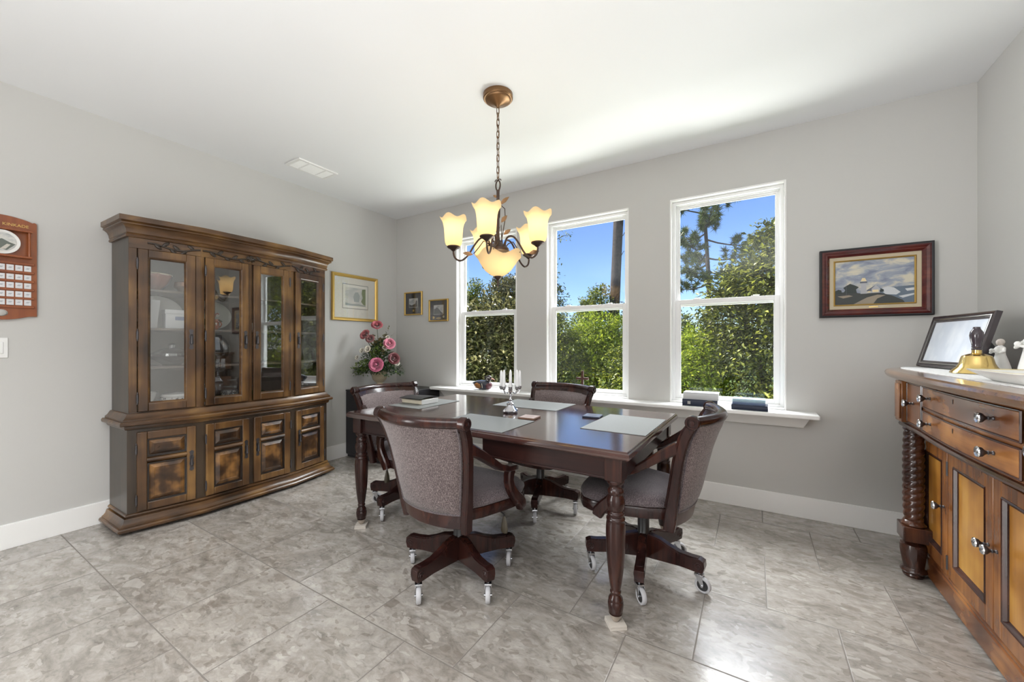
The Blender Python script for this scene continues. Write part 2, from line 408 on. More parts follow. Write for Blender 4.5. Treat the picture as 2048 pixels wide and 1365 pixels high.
holed_wall('wall_back', YB, YB+WT, [(a, c, WZ0, WZ1) for a, c in WIN])
holed_wall('wall_rear', YR-.2, YR, [])
# baseboards
b = MB(); b.box(XL, XL+.012, YR, YB, 0, .143); b.box(XL, XL+.009, YR, YB, .143, .147); struct(b.build('baseboard_left', M['trim'], bev=.002))
b = MB(); b.box(XL+.012, XR, YB-.013, YB, 0, .143); b.box(XL+.012, XR, YB-.010, YB, .143, .147); struct(b.build('baseboard_back', M['trim'], bev=.002))
b = MB(); b.box(XR-.012, XR, YR, YB-.013, 0, .147); struct(b.build('baseboard_right', M['trim'], bev=.002))

# windows: liner, frame, two sashes with panes, locks
for wi, (x0, x1) in enumerate(WIN):
    w = bpy.data.objects.new('window_%d' % (wi+1), None); COL.objects.link(w); w.location = ((x0+x1)/2, YB, WZ0); w['kind'] = 'structure'
    hw = (x1-x0)/2; h = WZ1-WZ0
    def ring(b, X, Z0, Z1, t, ya, yb, tb=None):
        tb = t if tb is None else tb
        b.box(-X, -X+t, ya, yb, Z0, Z1); b.box(X-t, X, ya, yb, Z0, Z1)
        b.box(-X+t, X-t, ya, yb, Z1-t, Z1); b.box(-X+t, X-t, ya, yb, Z0, Z0+tb)
    b = MB(); ring(b, hw, 0, h, .012, -.003, .125); b.build('window_liner', M['trim'], w, bev=.0015)
    b = MB(); ring(b, hw-.012, .012, h-.012, .022, .045, .125, .018); ring(b, hw-.034, .03, h-.034, .006, .075, .118, .004)
    b.build('window_frame', M['vinyl'], w, bev=.002)
    zr = 1.55-WZ0
    b = MB(); X = hw-.036; Z1 = h-.036
    ring(b, X, zr-.028, Z1, .020, .094, .118, .04); ring(b, X-.020, zr+.012, Z1-.020, .006, .099, .113)
    us = b.build('upper_sash', M['vinyl'], w, bev=.002)
    b = MB(); b.box(-X+.02, X-.02, .104, .108, zr, Z1-.02); b.build('pane', M['glass'], us)
    b = MB(); X = hw-.034
    ring(b, X, .030, zr+.022, .034, .060, .090, .028); ring(b, X-.034, .058, zr-.012, .005, .066, .084)
    ls = b.build('lower_sash', M['vinyl'], w, bev=.002)
    b = MB(); b.box(-X+.03, X-.03, .073, .077, .05, zr-.008); b.build('pane', M['glass'], ls)
    for sx in (-.20, .20):
        b = MB(); b.box(sx-.026, sx+.026, .062, .084, zr+.022, zr+.028); b.box(sx-.012, sx+.030, .066, .078, zr+.028, zr+.034)
        b.build('sash_lock', M['vinyl'], ls, bev=.002)

# one long sill under all three windows, with its apron
b = MB(); b.box(-3.055, .372, 3.228, YB, .712, .742)
for x0, x1 in WIN: b.box(x0, x1, YB, YB+.048, .712, .742)
sill = struct(b.build('trim_1', M['trim'], bev=.008, seg=3))
b = MB(); b.loft([[(-3.005, YB-.075, .712), (.332, YB-.075, .712), (.332, YB, .712), (-3.005, YB, .712)],
                  [(-2.965, YB-.030, .630), (.296, YB-.030, .630), (.296, YB, .630), (-2.965, YB, .630)]])
struct(b.build('trim_2', M['trim'], bev=.003))

# ================================================================== WALL FITTINGS
t = thing('ceiling_vent', 'white rectangular air vent with three grille sections set in the ceiling', 'vent', (-3.302, 2.03, HC))
b = MB(); X, Y = .107, .18
b.box(-X, X, -Y, -Y+.024, -.012, 0); b.box(-X, X, Y-.024, Y, -.012, 0); b.box(-X, -X+.024, -Y+.024, Y-.024, -.012, 0); b.box(X-.024, X, -Y+.024, Y-.024, -.012, 0)
for yy in (-.075, .078): b.box(-X+.024, X-.024, yy-.006, yy+.006, -.011, 0)
b.build('frame', M['white'], t, bev=.002)
b = MB(); b.box(-X+.02, X-.02, -Y+.02, Y-.02, -.003, -.001); b.build('backing', plain('vent_shadow', (.18, .18, .18), .8), t)
for k in range(13):
    b = MB(); xx = -.075+k*.0125
    b.loft([[(xx-.004, -Y+.024, -.010), (xx-.003, -Y+.024, -.011), (xx+.004, -Y+.024, -.004), (xx+.003, -Y+.024, -.003)],
            [(xx-.004, Y-.024, -.010), (xx-.003, Y-.024, -.011), (xx+.004, Y-.024, -.004), (xx+.003, Y-.024, -.003)]])
    b.build('louver', M['white'], t)

t = thing('light_switch', 'white wall switch plate at the left edge of the photo below the wooden plate rack', 'switch', (XL, .37, 1.19))
b = MB(); b.box(0, .006, -.058, .058, -.060, .060); b.build('plate', M['white'], t, bev=.003)
for yy in (-.023, .023):
    b = MB(); b.box(.006, .010, yy-.017, yy+.017, -.034, .034); b.build('rocker', M['white'], t, bev=.002)

t = thing('wall_outlet', 'white power outlet low on the window wall behind the right-hand chair', 'outlet', (-.347, YB, .424))
b = MB(); b.box(-.035, .035, -.006, 0, -.057, .057); b.build('plate', M['white'], t, bev=.003)
for zz in (-.022, .022):
    b = MB(); b.box(-.016, .016, -.009, -.006, zz-.014, zz+.014); b.build('socket', M['white'], t, bev=.003)

def frame_ring(b, w, h, prof):
    """picture frame in local x (width), z (height), front toward -y; prof = list of (inset, depth)"""
    rings = []
    for ins, dep in prof:
        X, Z = w/2-ins, h/2-ins
        rings.append([(-X, -dep, -Z), (X, -dep, -Z), (X, -dep, Z), (-X, -dep, Z)])
    b.loft(rings, cap=False)
    n = len(rings)
    b.loft([rings[-1], rings[0]], cap=False)

def flat(b, poly, y):                                # flat polygon in the picture plane
    b.add([(x, y, z) for x, z in poly], [tuple(range(len(poly)))])

def mat_clouds(name, c1, c2, c3, sc=6):
    m, nt, bb = node_mat(name)
    n = tex(nt, 'Noise', Scale=sc, Detail=5.0, Roughness=.55, Distortion=.6); nt.links.new(coords(nt, (1, 1, 2.4)), n.inputs[0])
    nt.links.new(ramp(nt, n.outputs[0], [(.36, c1), (.5, c2), (.63, c3)]), bb.inputs['Base Color']); setp(bb, rough=.45); return m

# gold frame on the left wall (rotated so that local -y faces into the room, +x)
t = thing('framed_print', 'gilt framed pale landscape print with wide white mat above the flowers', 'picture', (XL, 2.812, 1.72), pi/2)
w, h = .585, .505
b = MB(); frame_ring(b, w, h, [(0, 0), (0, .022), (.006, .028), (.014, .026), (.018, .020), (.024, .020), (.034, .012), (.034, .004)]); b.build('frame', M['gold'], t)
b = MB(); b.box(-w/2+.03, w/2-.03, -.008, -.004, -h/2+.03, h/2-.03); b.build('mat_board', plain('cream_mat', (.80, .77, .70), .8), t)
b = MB(); flat(b, [(-.165, -.120), (.165, -.120), (.165, .150), (-.165, .150)], -.0085); b.m = 1
flat(b, [(-.158, -.113), (.158, -.113), (.158, .143), (-.158, .143)], -.0088); b.m = 2
flat(b, [(-.130, -.085), (.130, -.085), (.130, .115), (-.130, .115)], -.0091); b.m = 3
flat(b, [(.130, .112), (.085, .105), (.078, .06), (.092, .01), (.070, -.03), (.095, -.06), (.130, -.075)], -.0094); b.m = 4
flat(b, [(-.02, -.04), (.045, -.04), (.055, .03), (.03, .07), (-.005, .065), (-.03, .02)], -.0094)
flat(b, [(-.130, -.085), (.130, -.085), (.130, -.068), (.02, -.06), (-.07, -.066), (-.130, -.055)], -.0096)
b.build('print', [plain('mat_line', (.30, .30, .27), .8), plain('inner_mat', (.83, .81, .75), .8), mat_clouds('pale_haze', (.50, .52, .50), (.60, .60, .57), (.70, .68, .62)),
                  plain('print_trees', (.20, .24, .12), .8), plain('print_hill', (.38, .41, .40), .8)], t)
b = MB(); b.box(-w/2+.03, w/2-.03, -.0125, -.011, -h/2+.03, h/2-.03); b.build('pane', M['pic_glass'], t)

# two small shadow frames on the window wall
def small_frame(loc, label, kind):
    t = thing('small_framed_print', label, 'picture', loc, 0, None)
    w, h = .29, .278 if kind == 0 else .252
    b = MB(); frame_ring(b, w, h, [(0, 0), (0, .018), (.004, .022), (.010, .020), (.015, .014), (.015, .004)]); b.build('frame', M['gold'], t)
    b = MB(); b.box(-w/2+.014, w/2-.014, -.007, -.003, -h/2+.014, h/2-.014); b.build('mat_board', plain('black_mat', (.028, .028, .034), .8), t)
    b = MB(); flat(b, [(-.075, -.048), (.075, -.048), (.075, .062), (-.075, .062)], -.0075); b.m = 1
    flat(b, [(-.070, -.043), (.070, -.043), (.070, .057), (-.070, .057)], -.0078); b.m = 2
    if kind == 0: flat(b, [(-.07, -.043), (.07, -.043), (.062, .03), (.045, .035), (.03, -.005), (.005, -.01), (-.03, -.02), (-.07, -.005)], -.0081)
    else: flat(b, [(-.07, -.043), (.07, -.043), (.04, -.02), (.0, .02), (-.03, .035), (-.05, .015), (-.07, .02)], -.0081)
    b.build('print', [plain('pale_border', (.45, .44, .40), .8), mat_clouds('grey_sky', (.30, .31, .33), (.45, .46, .47), (.60, .60, .59), 14), plain('ink_shore', (.07, .07, .075), .8)], t)
    if kind == 0:
        b = MB(); b.M = trans(0, -.0075, -.085) @ rot('X', pi/2); b.lathe([(.013, 0), (.013, .002), (.001, .003)], 16); b.build('seal', M['gold'], t)
    else:
        b = MB(); b.M = trans(-.075, -.0075, -.082) @ rot('X', pi/2); b.lathe([(.015, 0), (.015, .002), (.001, .003)], 16); b.build('seal', M['gold'], t)
        b = MB(); b.box(-.035, .035, -.009, -.007, -.094, -.084); b.build('plaque', M['gold'], t)
        b = MB(); b.M = trans(.075, -.0075, -.075) @ rot('X', pi/2); b.lathe([(.013, 0), (.013, .002), (.001, .003)], 16); b.build('seal', M['pewter'], t)
    b = MB(); b.box(-w/2+.014, w/2-.014, -.0115, -.0105, -h/2+.014, h/2-.014); b.build('pane', M['pic_glass'], t)
small_frame((-3.466, YB, 1.699), 'small gold framed black-matted print nearest the room corner, with one gold seal', 0)
small_frame((-3.068, YB, 1.600), 'small gold framed black-matted print beside the window, with two seals and a plaque', 1)

# lighthouse painting on the window wall
t = thing('framed_painting', 'dark mahogany framed seascape painting with a small lighthouse right of the windows', 'picture', (.660, YB, 1.616))
w, h = .552, .452
dm = wood('mahogany_frame', (.035, .006, .008), (.085, .014, .014), (.17, .035, .022), 'x', .25, .5)
b = MB(); frame_ring(b, w, h, [(0, 0), (0, .034), (.006, .038), (.014, .034)]); b.build('outer_frame', M['black_wood'], t)
b = MB(); frame_ring(b, w-.026, h-.026, [(0, 0), (0, .036), (.010, .042), (.022, .034), (.026, .036), (.040, .022), (.040, .005)]); b.build('frame', dm, t)
b = MB(); frame_ring(b, w-.10, h-.10, [(0, .004), (0, .018), (.028, .016), (.028, .004)]); b.build('linen_liner', plain('cream_linen', (.56, .48, .34), .9), t)
b = MB(); frame_ring(b, w-.150, h-.150, [(0, .004), (0, .019), (.004, .022), (.009, .017), (.009, .004)]); b.build('fillet', M['gold'], t)
b = MB(); cw, ch = (w-.166)/2, (h-.166)/2
flat(b, [(-cw, -ch), (cw, -ch), (cw, ch), (-cw, ch)], -.012); b.m = 1
flat(b, [(.02, -.045), (cw, -.035), (cw, -ch), (-.02, -ch)], -.0122); b.m = 2     # sea
flat(b, [(.03, -.05), (.07, -.035), (.10, -.045), (.13, -.075), (.11, -.09), (.06, -.085)], -.0124)
flat(b, [(.12, -.10), (cw, -.085), (cw, -.095), (.14, -.112)], -.0124)
flat(b, [(.15, -.055), (cw, -.05), (cw, -.066), (.16, -.07)], -.0124); b.m = 3    # land
flat(b, [(-cw, -.060), (-.12, -.058), (-.05, -.075), (.03, -.072), (.09, -.095), (.14, -.125), (.15, -ch), (-cw, -ch)], -.0126); b.m = 4
flat(b, [(-.10, -ch), (-.03, -.10), (.02, -.085), (.06, -.09), (.02, -.11), (.0, -ch)], -.0128)
flat(b, [(-.18, -.085), (-.12, -.08), (-.10, -.088), (-.15, -.10)], -.0128); b.m = 5   # tree
flat(b, [(-.15, -.068), (-.08, -.068), (-.085, -.045), (-.07, -.03), (-.095, -.015), (-.115, -.005), (-.135, -.018), (-.15, -.03), (-.14, -.045)], -.0128)
flat(b, [(-cw, -.07), (-.155, -.07), (-.16, -.045), (-.175, -.04), (-cw, -.05)], -.0128)
flat(b, [(.030, -.068), (.052, -.068), (.050, -.052), (.036, -.046)], -.0130); b.m = 6  # tower, house
flat(b, [(-.062, -.075), (-.032, -.075), (-.036, -.005), (-.058, -.005)], -.0130)
flat(b, [(-.008, -.073), (.032, -.073), (.032, -.045), (.012, -.022), (-.008, -.045)], -.0130); b.m = 7
flat(b, [(-.062, .006), (-.032, .006), (-.040, .028), (-.054, .028)], -.0130)
flat(b, [(-.004, -.068), (.026, -.068), (.026, -.052), (-.004, -.052)], -.0132)
flat(b, [(-.025, -.068), (-.014, -.068), (-.014, -.060), (-.025, -.060)], -.0132); b.m = 8
flat(b, [(-.030, -.052), (.012, -.022), (-.008, -.046), (-.008, -.06), (-.032, -.06)], -.0131)
flat(b, [(-.065, -.006), (-.029, -.006), (-.029, .004), (-.065, .004)], -.0132)
flat(b, [(-.135, -.08), (-.1335, -.08), (-.1335, -.005), (-.135, -.005)], -.0132)
b.build('canvas', [mat_clouds('storm_clouds', (.20, .23, .31), (.33, .36, .42), (.62, .58, .46), 9), plain('sea_paint', (.13, .17, .22), .5), plain('foam_paint', (.60, .62, .64), .5),
                   plain('rock_paint', (.045, .05, .048), .5), plain('path_paint', (.30, .25, .19), .5), plain('tree_paint', (.03, .04, .038), .5),
                   plain('tower_paint', (.42, .42, .45), .5), plain('lamp_paint', (.80, .66, .40), .5), plain('roof_paint', (.12, .13, .16), .5)], t)
b = MB(); b.box(-.022, .022, -.0195, -.018, -h/2+.060, -h/2+.067); b.build('nameplate', M['brass'], t)

# plate rack at the left edge
t = thing('plate_rack', 'orange-brown wooden wall rack holding one round painted plate, cut by the photo edge', 'rack', (XL, .400, 1.36), pi/2)
rk = wood('rack_wood', (.16, .035, .008), (.25, .062, .014), (.34, .10, .024), 'z', .3, .3)
hw = .136
top = [(-hw, .585), (-hw+.008, .592), (-hw+.016, .590)]
for k in range(13):
    a = k/12; xx = -hw+.016+(2*hw-.032)*a; top.append((xx, .588+.024*sin(pi*a)**.8))
top += [(hw-.016, .590), (hw-.008, .592), (hw, .585)]
bot = [(hw, .020), (hw-.03, .018)]+[(hw-.03-(2*hw-.06)*k/10, .018-.022*sin(pi*k/10)) for k in range(1, 10)]+[(-hw+.03, .018), (-hw, .020)]
b = MB(); b.prism_xz(top+bot, -.016, 0); b.build('back_board', rk, t, bev=.003)
for nm, za, zb, ya in (('upper_shelf', .520, .532, -.060), ('lower_shelf', .365, .377, -.060)):
    b = MB(); b.box(-hw+.022, hw-.022, ya, -.016, za, zb); b.build(nm, rk, t, bev=.002)
for sx in (-1, 1):
    b = MB(); xx = sx*(hw-.034)
    b.tube([(xx, -.050, .377+k*.0143) for k in range(11)], [.005, .007, .006, .005, .0055, .0065, .0055, .005, .006, .007, .005], 8); b.build('post', rk, t)
for k in range(6):
    zz = [.335, .283, .230, .179, .127, .075][k]
    b = MB(); b.box(-hw+.012, hw-.012, -.026, -.016, zz-.008, zz+.006); b.build('ledge', rk, t, bev=.0015)
card = plain('white_card', (.72, .73, .75), .5); ink = plain('card_ink', (.42, .43, .46), .6)
for r_, zz in enumerate((.308, .253, .204, .152, .104)):
    for c_ in range(7):
        xx = -.099+c_*.033
        b = MB(); b.box(xx-.0135, xx+.0135, -.021, -.016, zz-.019, zz+.015); b.m = 1
        b.add([(xx-.009, -.0212, zz-.004), (xx+.002, -.0212, zz-.006), (xx+.009, -.0212, zz+.002), (xx-.002, -.0212, zz+.003)], [(0, 1, 2, 3)])
        b.build('small_tile', [card, ink], t)
fc = bpy.data.curves.new('lettering', 'FONT'); fc.body = 'THOMAS  KINKADE'; fc.size = .0235; fc.extrude = .0006; fc.align_x = 'CENTER'; fc.space_character = 1.0
ft = bpy.data.objects.new('lettering_curve', fc); COL.objects.link(ft); bpy.context.view_layer.update()
lm = bpy.data.meshes.new_from_object(ft.evaluated_get(bpy.context.evaluated_depsgraph_get())); bpy.data.objects.remove(ft)
lm.materials.clear(); lm.materials.append(M['gold']); fo = bpy.data.objects.new('lettering', lm); COL.objects.link(fo); fo.parent = t; fo.location = (0, -.0165, .553); fo.rotation_euler = (pi/2, 0, 0)
b = MB(); b.M = trans(.0, -.0165, .036) @ rot('X', pi/2) @ Matrix.Diagonal((1.25, 1, 1, 1)); b.lathe([(.020, 0), (.020, .003), (.016, .0045), (.015, .003), (.001, .004)], 24); b.build('medallion', M['pewter'], t)
pt = thing('collector_plate', 'round white plate with a grey painted landscape standing in the wooden wall rack', 'plate', (XL+.036, .400, 1.740), pi/2)
b = MB(); b.M = trans(0, 0, .070) @ rot('X', pi/2+.14) @ Matrix.Scale(.92, 4)
b.lathe([(.001, 0), (.045, 0), (.050, .003), (.073, .010), (.075, .012), (.072, .012), (.050, .006), (.001, .004)], 40); b.build('dish', M['porcelain'], pt)
b = MB(); b.M = trans(0, -.0105, .070) @ rot('X', pi/2+.14) @ Matrix.Scale(.92, 4); b.add([(x, y, .0005) for x, y in circle(32, .058)], [tuple(range(32))]); b.m = 1
b.add([(-.055, -.010, .0008), (-.03, -.040, .0008), (.02, -.052, .0008), (.055, -.010, .0008), (.03, .0, .0008), (.0, .018, .0008), (-.03, .003, .0008)], [tuple(range(7))]); b.m = 2
b.add([(-.01, -.05, .001), (.015, -.045, .001), (.035, -.015, .001), (.02, -.012, .001)], [(0, 1, 2, 3)])
b.build('painted_scene', [mat_clouds('plate_sky', (.35, .37, .38), (.52, .53, .52), (.70, .68, .62), 16), plain('plate_trees', (.13, .15, .13), .4), plain('plate_path', (.55, .52, .46), .4)], pt)

# ================================================================== DINING TABLE
TR = radians(-.86); TZ = .765; TC = Vector((-1.355, 2.184, 0))
tb = thing('dining_table', 'dark cherry extension dining table on four turned legs in the middle of the room', 'table', TC, TR)
TX, TY = .932, .553
def top_piece(name, x0, x1, el, er):
    prof = [(-.006, TZ-.036), (-.001, TZ-.030), (.0, TZ-.020), (-.003, TZ-.010), (-.009, TZ-.006), (-.010, TZ-.002), (-.013, TZ)]
    rings = []
    for o, z in prof:
        a = x0-(o if el else 0); c = x1+(o if er else 0)
        rings.append([(a, -TY-o, z), (c, -TY-o, z), (c, TY+o, z), (a, TY+o, z)])
    b = MB(); b.loft(rings); return b.build(name, M['cherry_top'], tb, ang=25)
top_piece('tabletop', -TX, -.305, True, False)
top_piece('leaf', -.3035, .148, False, False)
top_piece('tabletop', .1495, TX, False, True)
def apron(x0, x1, end):
    b = MB(); zi, zo = TZ-.138, TZ-.036; yo = TY-.045
    for sy in (-1, 1):
        ya, yb = sorted((sy*yo, sy*(yo-.022))); b.box(x0, x1, ya, yb, zi, zo)
        ya, yb = sorted((sy*(yo+.004), sy*yo)); b.box(x0, x1, ya, yb, zi, zi+.010)
    xe = x0 if end < 0 else x1-.022; b.box(xe, xe+.022, -yo, yo, zi, zo)
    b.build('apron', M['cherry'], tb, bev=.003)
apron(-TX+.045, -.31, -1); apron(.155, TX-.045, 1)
for sy in (-.2, .2):
    b = MB(); b.box(-.6, .6, sy-.03, sy+.03, TZ-.085, TZ-.037); b.build('slide_rail', M['sb_dark'], tb)
LEG = [(.0378, .628), (.0378, .618), (.034, .612), (.027, .604), (.0255, .596), (.032, .588), (.0352, .580), (.034, .572), (.0305, .566), (.032, .560), (.0365, .552),
       (.0392, .538), (.0385, .522), (.035, .506), (.030, .495), (.0325, .491), (.037, .487), (.0372, .478), (.033, .472), (.0385, .466), (.040, .461), (.0375, .455),
       (.039, .447), (.0412, .430), (.0418, .395), (.0405, .340), (.0375, .290), (.032, .230), (.0255, .180), (.0205, .154), (.0235, .150), (.0238, .144), (.0205, .139),
       (.023, .130), (.0295, .121), (.031, .113), (.030, .109), (.0325, .104), (.0335, .094), (.032, .076), (.027, .053), (.019, .034), (.012, .022), (.011, .020)]
for sx in (-1, 1):
    for sy in (-1, 1):
        b = MB(); c = (sx*(TX-.076), sy*(TY-.062)); b.m = 0
        b.lathe(LEG if sy < 0 else LEG[:-1]+[(.011, 0)], 28, (c[0], c[1], 0)); b.box(c[0]-.0375, c[0]+.0375, c[1]-.0375, c[1]+.0375, .628, TZ-.036)
        b.m = 1; b.lathe([(.0305, .0545), (.0272, .0532), (.0192, .034), (.0124, .0215)], 28, (c[0], c[1], 0), cap=False)
        b.build('leg', [M['cherry_z'], M['worn']], tb, bev=.002)
        if sy > 0: continue
        lab = {(1, -1): 'beige tile offcut under the nearest table leg', (-1, -1): 'beige tile offcut under the left table leg beside the china cabinet'}[(sx, sy)]
        p = TC+Matrix.Rotation(TR, 3, 'Z') @ Vector((c[0], c[1], 0))
        b = MB(); b.box(-.037, .037, -.037, .037, 0, .009); b.box(-.036, .036, -.036, .036, .0095, .019)
        o = b.build('leg_pad', plain('offcut_tile', (.52, .48, .43), .6), bev=.001); put(o, p, radians(38)); tag(o, lab, 'tile', 'tile offcuts under the table legs')

def on_table(x, y, z=TZ+.0005): return Vector((x, y, z))

# placemats, coasters
def mat4(name, pts, label, mat, grp):
    cx = sum(p[0] for p in pts)/4; cy = sum(p[1] for p in pts)/4
    b = MB(); b.prism([(x-cx, y-cy) for x, y in pts], 0, .0022); o = b.build(name, mat); put(o, (cx, cy, TZ+.0005)); tag(o, label, 'placemat', grp); return o
PG = 'woven placemats on the dining table'
mat4('placemat', [(-1.545, 1.66), (-1.075, 1.655), (-1.075, 2.005), (-1.545, 2.010)], 'grey woven placemat in front of the nearest chair', M['placemat'], PG)
mat4('placemat', [(-1.630, 2.385), (-1.120, 2.385), (-1.120, 2.728), (-1.630, 2.735)], 'grey woven placemat on the far side of the table before the window chair', M['placemat'], PG)
mat4('placemat', [(-.782, 1.965), (-.445, 1.960), (-.438, 2.445), (-.775, 2.455)], 'grey woven placemat at the right end of the table', M['placemat'], PG)
mat4('placemat', [(-2.27, 1.975), (-1.955, 1.965), (-1.965, 2.415), (-2.265, 2.42)], 'grey woven placemat under the cream book at the left end of the table', M['placemat'], PG)
def coaster(loc, rz, label, edge, face):
    t = thing('coaster', label, 'coaster', loc, rz, 'square coasters on the table')
    b = MB(); b.box(-.052, .052, -.052, .052, 0, .010); b.build('base', edge, t, bev=.002)
    b = MB(); b.box(-.047, .047, -.047, .047, .010, .0115); b.m = 1
    b.add([(x, y, .0118) for x, y in circle(20, .030)], [tuple(range(20))]); b.build('tile_face', face, t)
coaster((-1.150, 2.075, TZ+.0005), radians(4), 'square coaster with brown edge beside the candelabrum', plain('cork', (.16, .085, .055), .6), [plain('pink_tile', (.42, .34, .32), .4), plain('pink_print', (.34, .26, .25), .4)])
coaster((-.84, 2.315, TZ+.0005), radians(6), 'square navy blue coaster with a dark picture near the right placemat', M['navy'], [plain('blue_tile', (.10, .12, .18), .3), plain('dark_print', (.05, .05, .06), .3)])

# candelabrum
t = thing('candelabrum', 'silver branched candelabrum with white taper candles at the table centre', 'candelabrum', (-1.352, 2.185, TZ+.0005), radians(20))
b = MB()
def sq(r, z, k=.75): return [(r*(abs(cos(a))**k)*(1 if cos(a) > 0 else -1), r*(abs(sin(a))**k)*(1 if sin(a) > 0 else -1), z) for a in [2*pi*i/24+.13 for i in range(24)]]
b.loft([sq(.044, .008), sq(.046, .014), sq(.040, .022), sq(.030, .034), sq(.022, .046), sq(.020, .050), sq(.024, .054), sq(.024, .060), sq(.016, .066)])
for k in range(4):
    a = pi/4+pi/2*k; b.ball((.046*cos(a), .046*sin(a), .012), (.013, .013, .012), 10, 6)
b.build('base', M['silver'], t)
b = MB(); b.lathe([(.014, .064), (.008, .074), (.012, .084), (.007, .092), (.006, .104), (.011, .110), (.007, .116), (.007, .128), (.012, .136), (.014, .150), (.010, .166), (.008, .172), (.012, .178),
                   (.008, .184), (.007, .196), (.011, .201), (.007, .206), (.011, .216), (.007, .224), (.010, .231), (.006, .238), (.001, .246)], 16); b.build('stem', M['silver'], t)
for k in range(8):
    a = 2*pi*k/8+.2; ca, sa = cos(a), sin(a)
    b = MB(); b.tube([(.010*ca, .010*sa, .140), (.024*ca, .024*sa, .130), (.042*ca, .042*sa, .126), (.054*ca, .054*sa, .132), (.060*ca, .060*sa, .148), (.060*ca, .060*sa, .158)], .0028, 6)
    b.lathe([(.004, .150), (.010, .156), (.012, .164), (.013, .174), (.011, .174), (.001, .172)], 12, (.060*ca, .060*sa, 0)); am = b.build('arm', M['silver'], t)
    b = MB(); b.lathe([(.0105, .172), (.0100, .190), (.0080, .262), (.0050, .272), (.001, .277)], 14, (.060*ca, .060*sa, 0)); b.build('candle', M['wax'], am)

# cream-paged book with a floppy black cover
t = thing('book', 'thick cream-paged book with a bent black cover lying on the left placemat', 'book', (-2.165, 2.185, TZ+.003), radians(-2))
b = MB(); b.box(-.110, .110, -.078, .085, 0, .034); b.build('pages', plain('cream_pages', (.66, .60, .47), .6), t, bev=.006)
b = MB(); rings = []
for k in range(9):
    y = -.092+.188*k/8; z = .036+.010*sin(pi*k/8)
    rings.append([(-.118, y, z), (.100, y, z+.001), (.112, y, z+.004), (.112, y, z+.008), (.0, y, z+.007), (-.118, y, z+.003)])
b.loft(rings); b.build('cover', M['black'], t)
b = MB(); b.box(.104, .112, -.08, .086, .001, .036); b.build('foil_edge', plain('white_foil', (.75, .75, .74), .35, metal=.3), t, bev=.002)
b = MB(); b.M = trans(.075, -.02, .047) @ rot('Z', 1.2); b.lathe([(.010, 0), (.010, .003), (.001, .004)], 12); b.build('snap', M['chrome'], t)

